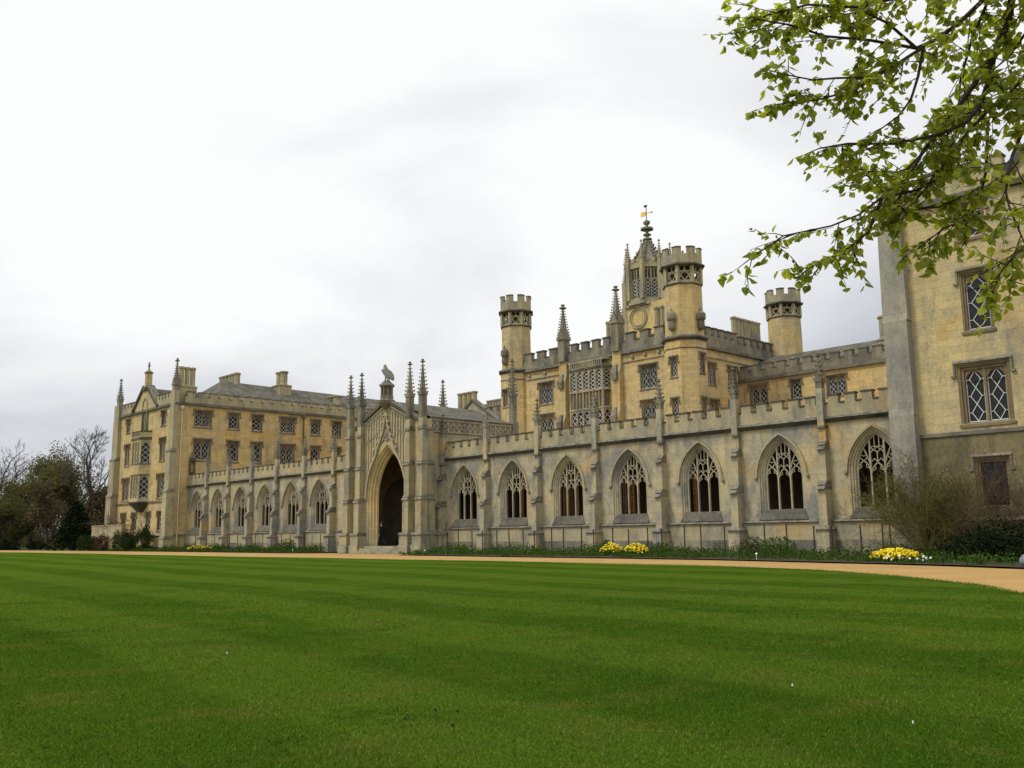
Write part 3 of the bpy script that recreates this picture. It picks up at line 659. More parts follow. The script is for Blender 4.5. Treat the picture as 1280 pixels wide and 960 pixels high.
# ================================================================ CLOISTER SCREEN
W_HW, W_IN, Z_SP = 1.37, .30, 4.0
def tracery_mesh():
    t = MB(); y0, y1 = .25, .37
    hw = 1.06; rise = 1.79
    rr = max(rise, hw*1.02); r_ = (hw*hw+rr*rr)/(2*hw); c_ = r_-hw
    def top(x): return Z_SP+math.sqrt(max(r_*r_-(abs(x)+c_)**2, 0))
    t.box(-hw, hw, y0-.02, y1+.02, 2.24, 2.32)
    t.ribbon([(-hw+.03,2.3)]+arch(0, Z_SP, hw-.03, rise-.03)+[(hw-.03,2.3)], 0.0738, y0+.01, y1-.01)
    for x in (-.355, .355): t.ribbon([(x,2.3),(x,top(x)-.02)], 0.0779, y0, y1)
    # heads of the three lights
    for c, h0 in ((-.70,4.04),(0,3.92),(.70,4.04)):
        t.ribbon([(c-.30,h0),(c-.26,h0+.20),(c-.14,h0+.36),(c,h0+.47)], 0.0492, y0+.02, y1-.02); t.ribbon([(c+.30,h0),(c+.26,h0+.20),(c+.14,h0+.36),(c,h0+.47)], 0.0492, y0+.021, y1-.021)
        for s_ in (-1, 1): t.ribbon([(c+s_*.26,h0+.12),(c+s_*.12,h0+.16),(c+s_*.13,h0+.30)], 0.0369, y0+.03, y1-.03)
    for s_ in (-1, 1):   # side lights: daggers leaning outwards
        t.ribbon([(s_*.345,4.25),(s_*.46,4.62),(s_*.62,5.0),(s_*.70,top(.70)-.02)], 0.0533, y0+.015, y1-.015)
        t.ribbon([(s_*.67,4.47),(s_*.80,4.60),(s_*.90,4.68)], 0.0410, y0+.025, y1-.025); t.ribbon([(s_*.67,4.47),(s_*.56,4.62),(s_*.50,4.70)], 0.0410, y0+.026, y1-.026)
        t.ribbon([(s_*.56,4.78),(s_*.68,4.72),(s_*.82,4.80)], 0.0328, y0+.03, y1-.03)
    t.ribbon([(0,4.39),(0,4.86)], 0.0410, y0+.02, y1-.02)
    for s_ in (-1, 1):
        t.ribbon([(s_*.02,4.44),(s_*.17,4.58),(s_*.30,4.44)], 0.0369, y0+.03, y1-.03)
        t.ribbon([(0,4.86),(s_*.17,5.02),(s_*.33,4.86)], 0.0410, y0+.025, y1-.025); t.ribbon([(0,5.16),(s_*.17,4.98),(s_*.33,5.16)], 0.0410, y0+.027, y1-.027)
        t.ribbon([(s_*.115,5.12),(s_*.115,top(.115)-.02)], 0.0369, y0+.02, y1-.02)
    t.ribbon([(-.34,5.16),(.34,5.16)], 0.0328, y0+.03, y1-.03)
    return t.mesh('tracery', 'tracery')
TR = tracery_mesh()
def hood_mesh():
    t = MB(); A = arch(0, Z_SP, W_HW+.06, 2.16)
    t.ribbon([(-W_HW-.10,Z_SP-.02)]+A+[(W_HW+.10,Z_SP-.02)], .10, -.10, -.001)
    for s_ in (-1, 1): t.ngon(s_*(W_HW+.12), -.08, [.04,.09,.09,.03], [Z_SP-.16,Z_SP-.08,Z_SP+.02,Z_SP+.1], 6)
    return t.mesh('hood_mould', 'trim')
HD = hood_mesh()
def leaded_mesh():
    g = MB(); hw = .98; A = arch(0, Z_SP, hw, 1.70); g.poly((-hw,.0,2.25), *[(a[0],0,a[1]) for a in A], (hw,0,2.25)); pane = g.mesh('pane', 'glass_thin')
    b = MB()
    for i in range(1, 9):
        x = -hw+i*2*hw/9; b.box(x-.012, x+.012, -.012, .012, 2.25, 4.4+1.2*(1-abs(x)/hw))
    for i in range(1, 9): z = 2.25+i*.30; b.box(-hw, hw, -.014, .014, z-.012, z+.012)
    for x in (-.345, .345): b.box(x-.05, x+.05, -.07, .07, 2.25, 5.3)
    return pane, b.mesh('glazing_bars', 'lead')
PN, LD = leaded_mesh()
def buttress_mesh(w=.43):
    b = MB(); h = w/2
    st = [(0,1.34,.80,.13),(1.46,3.25,.62,0),(3.62,5.2,.42,-.015),(5.56,6.3,.22,-.03)]
    for i, (z0, z1, d, e_) in enumerate(st):
        b.box(-h-e_, h+e_, -d, .0, z0, z1)
        if i < 3: d2, e2, z2 = st[i+1][2], st[i+1][3], st[i+1][0]; b.hexa((-h-e_,h+e_,-d,0,z1+.001), (-h-e2,h+e2,-d2,0,z2))
    b.box(-.17, .17, -.30, .04, 6.3, 8.2)
    c = MB(); c.hexa((-h-.21,h+.21,-.92,.0,1.28), (-h-.05,h+.05,-.70,.0,1.47))
    c.hexa((-h-.012,h+.012,-.80,.0,3.20), (-h-.01,h+.01,-.60,.0,3.38)); c.hexa((-h-.008,h+.008,-.64,0,3.42), (-h-.006,h+.006,-.44,0,3.62))
    c.hexa((-h-.004,h+.004,-.60,.0,5.14), (-h-.003,h+.003,-.42,.0,5.33)); c.hexa((-h+.002,h-.002,-.44,0,5.37), (-h+.0,h-.0,-.25,0,5.57)); c.box(-.23, .23, -.36, .04, 6.22, 6.34)
    m1 = merge_mesh('buttress', (b,'screen'), (c,'grey'))
    p = MB(); pinnacle(p, 0, -.13, 8.2, 8.6, 9.95, .33, .72); m3 = p.mesh('pinnacle', 'grey'); return m1, m3
BT = buttress_mesh()
def screen(name, label, centres, half, X0, X1, butts, Y=43.0):
    t = thing(name, label, 'cloister', ((X0+X1)/2, Y, 0)); w = MB(); w.M = FR(0, Y); yb = Y+5.3
    ed = [X0]+[c+half for c in centres[:-1]]+[X1]
    for c, a, b in zip(centres, ed, ed[1:]):
        arch_face(w, a, b, 1.75, 6.62, c, 1.86, Z_SP, W_HW, 2.1, 0)
        arch_reveal(w, c, [(0,0,1.86),(.07,.01,1.9),(.10,.08,2.0),(.17,.09,2.04),(.21,.16,2.14),(.26,.17,2.16),(W_IN,.24,2.26)], Z_SP, W_HW, 2.1)
        arch_reveal(w, c, [(W_IN,.24,2.26),(W_IN,.5,2.26)], Z_SP, W_HW, 2.1)
    w.poly((X0,.5,0),(X1,.5,0),(X1,.5,2.26),(X0,.5,2.26))
    w.build('wall', 'screen', t)
    pl = MB(); pl.box(X0, X1, Y-.14, Y+.3, .78, 1.66); pl.build('plinth', 'trim', t); pl = MB(); pl.box(X0, X1, Y-.19, Y+.3, 0, .78); pl.build('plinth_base', 'grey', t)
    s = MB(); s.hexa((X0,X1,Y-.26,Y+.1,1.66), (X0,X1,Y-.03,Y+.1,1.79)); s.build('string_course', 'grey', t)
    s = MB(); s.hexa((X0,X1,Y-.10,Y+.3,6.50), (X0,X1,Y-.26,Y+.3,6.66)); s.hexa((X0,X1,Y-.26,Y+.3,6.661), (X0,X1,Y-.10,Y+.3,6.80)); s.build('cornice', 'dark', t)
    p = MB(); cp = MB(); p.M = cp.M = FR(0, Y); bs = [X0]+sorted(butts)+[X1]
    for a, b in zip(bs, bs[1:]):
        if b-a > .8: crenels(p, cp, a+(.17 if a in butts else 0), b-(.17 if b in butts else 0), 6.80, 7.40, 7.80, -.06, .22, .93, .60)
    merged('parapet', t, (p,'trim'), (cp,'dark'))

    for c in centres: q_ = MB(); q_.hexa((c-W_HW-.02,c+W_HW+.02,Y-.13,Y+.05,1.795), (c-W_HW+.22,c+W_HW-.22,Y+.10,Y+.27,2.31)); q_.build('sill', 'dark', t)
    for c in centres:
        put('window_tracery', TR, t, (c, Y, 0)); put('hood_mould', HD, t, (c, Y, 0))
    for bx in butts:
        o_ = put('buttress', BT[0], t, (bx, Y, 0)); c = link(bpy.data.objects.new('pinnacle', BT[1])); c.parent = o_
    ew = MB(); xe = X0+.03 if X0 < -50 and X0 > -60 else X1-.03
    pe = [(Y+.5,0),(Y+.5,6.9),(yb,6.9),(yb,0)]
    ew.add([(xe,a_,z_) for a_, z_ in pe], [tuple(range(len(pe)))]); ew.build('corridor_blackout', 'dark', t)  # solid dark sheet added at the gateway end to keep the nearest window dark
    # corridor behind: floor, flat roof, rear wall with glazed windows to the court
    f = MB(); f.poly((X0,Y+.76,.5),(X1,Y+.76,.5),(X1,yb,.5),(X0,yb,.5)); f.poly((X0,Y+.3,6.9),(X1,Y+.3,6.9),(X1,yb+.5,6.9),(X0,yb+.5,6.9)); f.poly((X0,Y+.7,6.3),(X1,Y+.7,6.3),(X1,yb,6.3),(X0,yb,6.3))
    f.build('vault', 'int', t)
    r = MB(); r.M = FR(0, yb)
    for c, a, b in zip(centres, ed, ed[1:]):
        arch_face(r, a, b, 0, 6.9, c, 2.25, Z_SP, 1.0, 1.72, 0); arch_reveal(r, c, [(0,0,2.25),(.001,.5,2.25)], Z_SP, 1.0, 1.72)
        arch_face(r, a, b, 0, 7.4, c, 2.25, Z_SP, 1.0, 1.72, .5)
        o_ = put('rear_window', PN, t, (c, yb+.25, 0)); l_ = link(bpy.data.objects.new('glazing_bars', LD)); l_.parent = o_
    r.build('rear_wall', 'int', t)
    return t
scr = screen('cloister_screen', 'grey stone cloister screen with seven traceried windows, right of the gateway', [-50.7+5.0*k for k in range(7)], 2.5, -53.1, -17.8, [-52.9]+[-48.2+5*k for k in range(6)])
scl = screen('cloister_screen', 'stone cloister screen with six traceried windows between left wing and gateway', [-93.2+4.7*k for k in range(6)], 2.35, -95.45, -61.9, [-90.85+4.7*k for k in range(6)])
# ================================================================ GATEWAY
GX, GY = -57.65, 41.3
gt = thing('gateway', 'tall gabled stone gateway with pointed arch and eight crocketed pinnacles', 'gateway', (GX, GY, 0))
g = MB(); g.M = FR(GX, GY)
HWG, ZG, RG = 2.5, 4.0, 4.1
arch_face(g, -3.9, 3.9, 0, 9.55, 0, .5, ZG, HWG, RG, 0)
hI, rI = arch_reveal(g, 0, [(0,0,.5),(.10,.02,.5),(.16,.12,.5),(.26,.14,.5),(.32,.28,.5),(.42,.30,.5),(.48,.46,.5),(.58,.48,.5),(.64,.62,.5)], ZG, HWG, RG)
g.prism_y([(-3.9,9.551),(3.9,9.551),(0,11.2)], .0, .5)
g.box(-4.65,-3.901,.0,.6,0,9.5); g.box(3.901,4.65,.0,.6,0,9.5)
g.build('front_wall', 'ochre2', gt)
# inner vault: passage walls with an opening to each cloister walk, and a rear arch to the court
v = MB(); v.M = FR(GX, GY)
for s_ in (-1, 1):
    X = s_*3.4
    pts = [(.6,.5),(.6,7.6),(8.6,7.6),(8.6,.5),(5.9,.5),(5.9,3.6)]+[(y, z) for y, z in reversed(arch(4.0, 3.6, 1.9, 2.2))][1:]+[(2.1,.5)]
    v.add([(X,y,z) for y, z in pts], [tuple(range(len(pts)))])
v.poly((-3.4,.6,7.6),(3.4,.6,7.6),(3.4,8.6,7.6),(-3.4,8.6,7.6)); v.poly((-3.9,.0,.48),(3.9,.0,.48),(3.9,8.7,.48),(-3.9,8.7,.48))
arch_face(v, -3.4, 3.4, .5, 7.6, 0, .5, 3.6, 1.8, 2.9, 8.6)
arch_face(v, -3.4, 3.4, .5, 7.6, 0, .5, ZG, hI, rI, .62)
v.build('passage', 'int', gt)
sd = MB()
for s_ in (-1, 1):
    X = GX+s_*4.5; sd.box(min(X,X-s_*.4), max(X,X-s_*.4), GY+.61, 43.2, 0, 6.3); sd.box(min(X,X-s_*.4), max(X,X-s_*.4), GY+.61, GY+.9, 6.3, 8.7); sd.box(min(X,X-s_*.4), max(X,X-s_*.4), GY+.9, 50.2, 6.3, 8.7)
    sd.box(min(X,X-s_*.4), max(X,X-s_*.4), 47.4, 50.2, 0, 6.3); sd.box(min(X,X-s_*.4), max(X,X-s_*.4), GY+.6, 50.2, 8.701, 9.6)
sd.M = FR(GX, 50.2); arch_face(sd, -4.5, 4.5, 0, 9.6, 0, .4, 3.6, 1.9, 2.9, 0); sd.prism_y([(-3.4,9.6),(3.4,9.6),(0,12.0)], -.4, .0)
sd.build('side_wall', 'screen', gt)
fr = MB()     # pierced frieze along both flanks
for s_ in (-1, 1):
    X = GX+s_*4.5
    fr.M = FR(X, GY+.6 if s_ > 0 else 50.2, s_*math.pi/2); Lg = 50.2-GY-.6
    fr.box(0, Lg, -.10, -.001, 8.62, 8.74); fr.box(0, Lg, -.12, -.001, 9.46, 9.6)
    n_ = 16; st = Lg/n_
    for i in range(n_):
        a = i*st; c = a+st/2
        fr.ribbon([(a,9.42),(a+st*.28,9.18),(c,9.02),(a+st*.72,8.86),(a+st,8.74)], .07, -.09, -.002); fr.ribbon([(a+st,9.42),(a+st*.72,9.18),(c,9.03),(a+st*.28,8.86),(a,8.74)], .07, -.088, -.003)
        fr.ribbon([(a,8.74),(a,9.46)], .08, -.10, -.004); fr.ribbon([(a+.05,9.3),(c,9.44),(a+st-.05,9.3)], .05, -.085, -.003)
fr.M = Matrix.Identity(4); fr.build('frieze', 'tracery', gt)
dk = MB()
for s_ in (-1, 1):
    X = GX+s_*4.5; dk.box(min(X-.05, X+s_*.16), max(X+.05, X+s_*.16), GY+.6, 50.3, 9.6, 9.72)
dk.M = FR(GX, GY)
for s_ in (-1, 1): dk.ribbon([(s_*4.1,9.5),(s_*2.7,10.12),(s_*.55,11.12)], .22, -.22, .55); 
dk.M = FR(GX, 50.2); 
for s_ in (-1, 1): dk.ribbon([(s_*3.6,9.7),(0,12.12)], .2, -.5, .08)
dk.build('gable_coping', 'dark', gt)
rf = MB(); rf.add([(GX-4.55,GY+.5,9.72),(GX+4.55,GY+.5,9.72),(GX,GY+.5,11.3),(GX-4.55,50.0,9.72),(GX+4.55,50.0,9.72),(GX,50.0,11.3)], [(0,2,5,3),(1,4,5,2)]); rf.build('roof', 'slate', gt)
# blind panelling over the arch, ogee hood
pn = MB(); pn.M = FR(GX, GY)
rr = (HWG*HWG+RG*RG)/(2*HWG); cc = rr-HWG
def atop(x): return ZG+math.sqrt(max(rr*rr-(abs(x)+cc)**2, 0)) if abs(x) < HWG else ZG
def gab(x): return 9.55+(3.9-abs(x))*(1.65/3.9)
k = 0; xs_ = [i*.34-3.06+.0 for i in range(19)]
def ogee(x): 
    x = abs(x); return 8.25+2.3*(1-x/1.25)**1.8 if x < 1.25 else 0
for x in xs_:
    if abs(x) < .1: continue
    lo = max(atop(x)+.28, ogee(x)+.05) if abs(x) < 2.55 else 4.6; hi = gab(x)-.22
    if hi-lo > .25: pn.box(x-.035, x+.035, -.09, -.001, lo, hi-.45)
    if hi-lo > .7:
        for s_ in (-1, 1):
            pn.ribbon([(x,hi-.55),(x+s_*.06,hi-.30),(x+s_*.17,hi-.14)], .05, -.085, -.002)
        pn.ribbon([(x+.10*math.cos(a*math.pi/3), hi-.0+.02+.10*math.sin(a*math.pi/3)-.05) for a in range(6)], .04, -.08, -.003, True)
        if hi-lo > 2.2: 
            for s_ in (-1, 1): pn.ribbon([(x,hi-1.75),(x+s_*.06,hi-1.55),(x+s_*.17,hi-1.42)], .04, -.075, -.004)
for s_ in (-1, 1):
    pn.ribbon([(s_*3.5,9.5),(s_*.5,10.85)], .10, -.11, -.001)
    pn.ribbon([(s_*(HWG+.02),ZG)]+[(s_*abs(a[0]), a[1]) for a in arch(0, ZG, HWG+.08, RG+.1)[:7]]+[(s_*1.15,7.62)], .15, -.17, -.002)
    pn.ribbon([(s_*1.30,7.45),(s_*.98,7.95),(s_*.66,8.45),(s_*.40,9.0),(s_*.20,9.6),(s_*.06,10.3),(0,10.75)], .14, -.19, -.0015)
    for i, (x, z) in enumerate(((1.35,7.65),(1.0,8.2),(.72,8.65),(.48,9.15),(.30,9.65),(.18,10.15))): pn.ngon(s_*x+s_*.04, -.2, [.05,.11,.08,.02], [z-.08,z,z+.08,z+.15], 5)
    pn.ribbon([(s_*.55,8.25),(s_*.28,8.55),(0,9.2)], .06, -.10, -.003); pn.ribbon([(s_*.45,8.5),(0,8.35)], .06, -.09, -.004)
pn.ribbon([(0,8.2),(0,9.6)], .06, -.10, -.005)
pn.build('panelling', 'tracery', gt)
# four piers, each with set-offs and a crocketed pinnacle
def pier_mesh():
    b = MB(); c = MB(); st = [(0,.55,.56,.86),(.62,1.34,.50,.78),(1.5,3.8,.33,.62),(4.1,6.3,.30,.52),(6.6,8.8,.27,.45),(9.05,9.6,.24,.42)]
    for i, (z0, z1, h, d) in enumerate(st):
        b.box(-h, h, -d, .0, z0, z1)
        if i < 5: z2, h2, d2 = st[i+1][0], st[i+1][2], st[i+1][3]; b.hexa((-h,h,-d,0,z1+.001), (-h2,h2,-d2,0,z2))
    for z, i in ((1.30,1),(3.76,2),(6.26,3),(8.76,4)):
        h, d = st[i][2], st[i][3]; c.hexa((-h-.05,h+.05,-d-.09,0,z), (-h-.02,h+.02,-d+.02,0,z+.16)); 
        if i > 1: c.hexa((-h-.03,h+.03,-d+.0,0,z+.19), (-h+.01,h-.01,-d+.10,0,z+.33))
    p = MB(); pinnacle(p, 0, -.22, 9.6, 11.3, 13.85, .44, .88)
    return merge_mesh('pier', (b,'trim'), (c,'grey')), p.mesh('pinnacle', 'grey')
PM = pier_mesh()
def pier(x, y, rz=0):
    o_ = put('pier', PM[0], gt, (x, y, 0), rz)
    for n_, me in (('pinnacle', PM[1]),): c = link(bpy.data.objects.new(n_, me)); c.parent = o_
for x in (-4.62,-3.1,3.1,4.62): pier(GX+x, GY)
for s_ in (-1, 1):      # stepped buttress on each flank
    b = MB(); c = MB(); b.M = c.M = FR(GX+s_*4.5, GY+.45, s_*math.pi/2)
    for i, (z0, z1, h, d) in enumerate([(0,1.34,.40,.42),(1.5,3.8,.30,.32),(4.1,6.3,.28,.24),(6.6,8.8,.26,.16)]):
        b.box(-h, h, -d, -.002, z0, z1); c.hexa((-h-.05,h+.05,-d-.08,-.002,z1-.04), (-h+.02,h-.02,-d+.1,-.002,z1+.28))
    merged('flank_buttress', gt, (b,'trim'), (c,'grey'))
    p = MB(); pinnacle(p, GX+s_*4.35, 50.2, 8.5, 12.0 if s_ > 0 else 11.9, 15.0 if s_ > 0 else 14.4, .44, .95); p.box(GX+s_*4.35-.32, GX+s_*4.35+.32, 49.9, 50.5, 0, 9.9); p.build('rear_pinnacle', 'grey', gt)
# pedestal over the gable
p = MB(); px, py = GX-.0, GY-.05
p.ngon(px, py, [.2,.62,.68,.5,.5], [10.75,11.1,11.3,11.42,11.7], 8); p.ngon(px, py, [.34,.34], [11.7,12.35], 8)
for k in range(8): a = k*math.pi/4+math.pi/8; p.tube([(px+.42*math.cos(a),py+.42*math.sin(a),11.7),(px+.42*math.cos(a),py+.42*math.sin(a),12.35)], .06, 5)
p.ngon(px, py, [.48,.60,.60,.40,.22], [12.33,12.42,12.52,12.66,12.85], 8); p.build('pedestal', 'grey', gt)
st = MB()
for i in range(3): st.box(GX-2.49-.3*(2-i)+.0, GX+2.49+.3*(2-i), GY-1.15+.42*i, GY+.3+.01*i, -.02, .17*(i+1)-.01)
st.build('steps', 'trim', gt)
# stone eagle
eg = MB(); ex, ey, ez = px, py, 12.80
S0 = Matrix.Translation((ex, ey, ez))
eg.M = S0
eg.tube([(.62,.05,.02),(.36,.03,.28),(.10,0,.52),(-.08,0,.80),(-.18,0,1.00),(-.20,0,1.14),(-.26,0,1.24),(-.36,0,1.22),(-.47,0,1.12)], [.05,.13,.22,.24,.17,.10,.115,.08,.015], 10, .9)
for s_ in (-1, 1):
    eg.tube([(-.20,s_*.18,.98),(-.05,s_*.30,.80),(.18,s_*.30,.50),(.42,s_*.22,.20),(.62,s_*.14,-.02)], [.06,.17,.20,.14,.03], 8, .45)
    eg.tube([(-.42,s_*.16,.86),(-.28,s_*.20,.78),(-.10,s_*.24,.72)], [.03,.10,.12], 8, .5)
    eg.tube([(.02,s_*.10,.42),(-.02,s_*.11,.2),(-.05,s_*.11,.05)], [.09,.06,.05], 6); eg.tube([(-.05,s_*.11,.06),(-.2,s_*.13,.02)], [.05,.02], 5)
eo = put('eagle_statue', eg.mesh('eagle_statue', 'grey', True)); tag(eo, 'stone eagle with folded wings perched on the gateway pedestal', 'statue')
# ================================================================ CENTRAL BLOCK
BX0, BX1, BY, BB = -71.4, -49.6, 67.5, 84.5
cb = thing('central_block', 'tall ochre stone block with octagonal corner turrets and big oriel, behind the cloister', 'building', ((BX0+BX1)/2, BY, 0))
w = MB(); w.M = FR(0, BY); front = []
for x0, x1, zb, zt in ((-67.75,-65.65,14.3,16.5),(-67.75,-65.6,10.7,13.2),(-54.45,-52.4,14.3,16.5),(-54.4,-52.3,10.7,13.2),(-67.7,-65.6,6.5,9.0),(-54.4,-52.3,6.5,9.0)):
    front.append(((x0+x1)/2, zb, x1-x0, zt-zb, 2))
wall(w, BX0, BX1, 0, 18.05, [(u-a/2,u+a/2,z,z+h) for u,z,a,h,n_ in front])
w.M = FR(BX1, BY, math.pi/2); side = []
for u, zb, ww, h, nl in ((71.95,14.6,1.35,2.0,2),(75.3,14.6,1.5,2.0,2),(72.1,11.0,1.5,2.2,2),(75.2,11.0,1.4,2.2,2),(79,14.6,1.4,2,2)): side.append((u-BY, zb, ww, h, nl))
wall(w, 0, BB-BY, 0, 18.05, [(u-a/2,u+a/2,z,z+h) for u,z,a,h,n_ in side])
w.M = Matrix.Identity(4); w.poly((BX0,BY,0),(BX0,BB,0),(BX0,BB,18.05),(BX0,BY,18.05)); w.poly((BX0,BB,0),(BX1,BB,0),(BX1,BB,18.05),(BX0,BB,18.05)); w.poly((BX0,BY,18.1),(BX1,BY,18.1),(BX1,BB,18.1),(BX0,BB,18.1))
w.build('wall', 'block', cb)
for a in front: window(cb, (0, BY, 0), *a)
for a in side: window(cb, (BX1, BY, math.pi/2), *a)
s = MB(); s.hexa((BX0,BX1+.28,BY-.30,BY+.1,17.85), (BX0,BX1+.15,BY-.15,BY+.1,18.15)); s.hexa((BX1-.1,BX1+.28,BY+.1,BB,17.85), (BX1-.1,BX1+.15,BY+.1,BB,18.15)); s.build('cornice', 'dark', cb)
s = MB(); s.hexa((BX0,BX1+.12,BY-.12,BY+.1,17.05), (BX0,BX1+.06,BY-.06,BY+.1,17.17)); s.hexa((BX1-.1,BX1+.12,BY+.1,BB,17.05), (BX1-.1,BX1+.06,BY+.1,BB,17.17))
for x in (-69.0,-66.7,-64.3,-60.9,-58.5,-55.2,-53.7,-52.1): s.ngon(x, BY-.1, [.05,.17,.17,.05], [17.3,17.38,17.58,17.68], 6)
s.build('string_course', 'trim', cb)
p = MB(); cp = MB(); p.M = cp.M = FR(0, BY)
for a, b in ((BX0+1.4,-64.6),(-63.35,-57.6),(-56.3,BX1-1.5)): crenels(p, cp, a, b, 18.16, 19.05, 19.75, -.12, .3, 1.62, .58, capo=.07, capt=.12)
p.box(-64.6, -63.35, -.15, .3, 18.16, 19.1); p.box(-57.6, -56.3, -.15, .3, 18.16, 19.1)
p.M = cp.M = FR(BX1, BY, math.pi/2); crenels(p, cp, 1.4, 8.9, 18.16, 19.2, 19.85, -.12, .3, 1.15, .6, capo=.07, capt=.12); crenels(p, cp, 8.9, BB-BY-1.2, 18.16, 18.95, 19.65, -.12, .3, 1.25, .55, capo=.07, capt=.12)
merged('parapet', cb, (p,'grey'), (cp,'dark'))
# buttresses with pinnacles each side of the oriel
for x, zs, zt in ((-63.97,20.6,24.0),(-56.95,21.1,24.5)):
    b = MB(); b.M = FR(x, BY); c = MB(); c.M = FR(x, BY)
    for z0, z1, d in ((0,9.8,1.0),(10.3,12.1,.8),(12.7,16.2,.55),(16.8,18.2,.30)):
        b.box(-.5, .5, -d, -.002, z0, z1)
    for z0, d0, d1 in ((9.8,1.0,.8),(12.1,.8,.55),(16.2,.55,.3)):
        b.hexa((-.5,.5,-d0,-.002,z0+.001), (-.5,.5,-d1,-.002,z0+.6)); c.hexa((-.30,.30,-d0-.25,-d0+.02,z0-.75), (-.36,.36,-d0-.3,-d0+.3,z0-.05)); c.hexa((-.36,.36,-d0-.3,-d0+.4,z0-.049), (-.1,.1,-d0+.1,-d0+.35,z0+.75))
    merged('buttress', cb, (b,'block'), (c,'grey'))
    q = MB(); pinnacle(q, x, BY-.1, 18.2, zs, zt, .88, 1.4); q.build('pinnacle', 'grey', cb)
for a in ((-55.4, 16.2),): 
    pass
# the big oriel: three tiers of five lights, canted at the ends
oc, hw_, fw, dp = -60.55, 2.65, 2.15, .75
o_ = MB(); gl = MB(); la = MB(); dk = MB(); plan = [(-hw_,0),(-fw,-dp),(fw,-dp),(hw_,0)]
for m_ in (o_, gl, la, dk): m_.M = FR(oc, BY)
def ring2(m_, k, z0_, z1_):
    P = [(x*k,y*k,z0_) for x, y in plan]+[(x*k,y*k,z1_) for x, y in plan]; m_.add(P, [(0,1,5,4),(1,2,6,5),(2,3,7,6),(3,2,1,0),(4,5,6,7)])
ring2(o_, 1.0, 7.0, 9.9); ring2(o_, 1.02, 12.98, 13.15); ring2(o_, 1.02, 14.72, 14.9); ring2(dk, 1.07, 16.9, 17.12); ring2(o_, .97, 17.12, 17.25); ring2(o_, 1.04, 17.66, 17.8)
for i in range(17): u = -fw+.1+i*(2*fw-.2)/16; o_.box(u-.06, u+.06, -dp-.02, -dp+.1, 17.25, 17.66)
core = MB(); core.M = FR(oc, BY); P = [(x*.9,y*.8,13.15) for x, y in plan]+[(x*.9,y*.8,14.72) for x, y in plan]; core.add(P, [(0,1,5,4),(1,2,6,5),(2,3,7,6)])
for z0_, z1_, glz in ((9.9,12.98,1),(13.15,14.72,0),(14.9,16.9,1)):
    for (a, b_) in zip(plan, plan[1:]):
        l = math.hypot(b_[0]-a[0], b_[1]-a[1]); an = math.atan2(b_[1]-a[1], b_[0]-a[0])
        for m_ in (o_, gl, la): m_.M = FR(oc, BY) @ Matrix.Translation((a[0],a[1],0)) @ Matrix.Rotation(an, 4, 'Z')
        nl = 5 if l > 2 else 1; lw = (l-.2)/nl
        o_.box(0, .12, .0, .25, z0_, z1_); o_.box(l-.12, l, .0, .25, z0_, z1_)
        for i in range(nl):
            c0 = .1+lw*i
            if i: o_.box(c0-.07, c0+.07, .01, .25, z0_, z1_)
            if glz:
                arch_face(o_, c0+.005, c0+lw-.005, z1_-.62, z1_, c0+lw/2, z1_-.62, z1_-.61, lw/2-.08, .46, .06)
                nd = 5; st_ = (z1_-z0_-.1)/nd; la.ribbon([(c0+.1,z0_+.04),(c0+lw-.1,z0_+.04)], .06, .14, .18)
                for k in range(nd):
                    za = z0_+.05+k*st_; m0, xl, xr = c0+lw/2, c0+.09, c0+lw-.09
                    for xx in (xl, xr): la.ribbon([(m0,za),(xx,za+st_/2)], .045, .14, .17); la.ribbon([(xx,za+st_/2),(m0,za+st_)], .045, .141, .171)
            elif nl > 1: o_.box(c0+lw/2-.04, c0+lw/2+.04, .03, .2, z0_, z1_)
        if glz: gl.poly((.08,.19,z0_),(l-.08,.19,z0_),(l-.08,.19,z1_),(.08,.19,z1_))
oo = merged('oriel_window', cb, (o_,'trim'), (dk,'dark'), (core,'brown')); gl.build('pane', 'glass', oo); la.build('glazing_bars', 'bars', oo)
turret(cb, -71.4, 67.9, 1.62, 0, 18.1, 22.95, 24.55, 26.25, [(-90,14.4,.8,1.8),(-90,10.6,.8,1.8)])
turret(cb, -49.5, 67.9, 1.72, 0, 18.1, 23.0, 24.75, 26.35, [(-90,14.7,.78,1.75),(-90,11.2,.78,1.6),(0,15.0,.78,1.75),(0,11.2,.78,1.6)])
turret(cb, -48.9, 84.0, 1.62, 0, 18.1, 22.35, 23.75, 25.2, [])
for x, y, z in ((-49.5-.0,66.05,19.3),(-47.65,67.9,19.3),(-71.4,66.15,19.3)):      # carved canopies on the turrets
    q = MB(); q.ngon(x, y, [.15,.3,.34,.2], [z-.5,z-.3,z-.05,z+.02], 8); q.ngon(x, y, [.30,.30], [z+.0,z+.45], 6); q.ngon(x, y, [.40,.44,.42,.12,.05], [z+.45,z+.6,z+1.0,z+1.25,z+1.6], 8); q.build('canopied_niche', 'grey', cb)
chimney(cb, -62.3, -59.9, 71.5, 72.6, 18.1, 19.6, 22.7, 5, 'x'); chimney(cb, -50.9, -49.9, 76.9, 81.7, 18.1, 19.95, 21.9, 8, 'y')
chimney(cb, -55.6, -54.3, 71, 72.1, 18.1, 20.3, 22.9, 2, 'x')
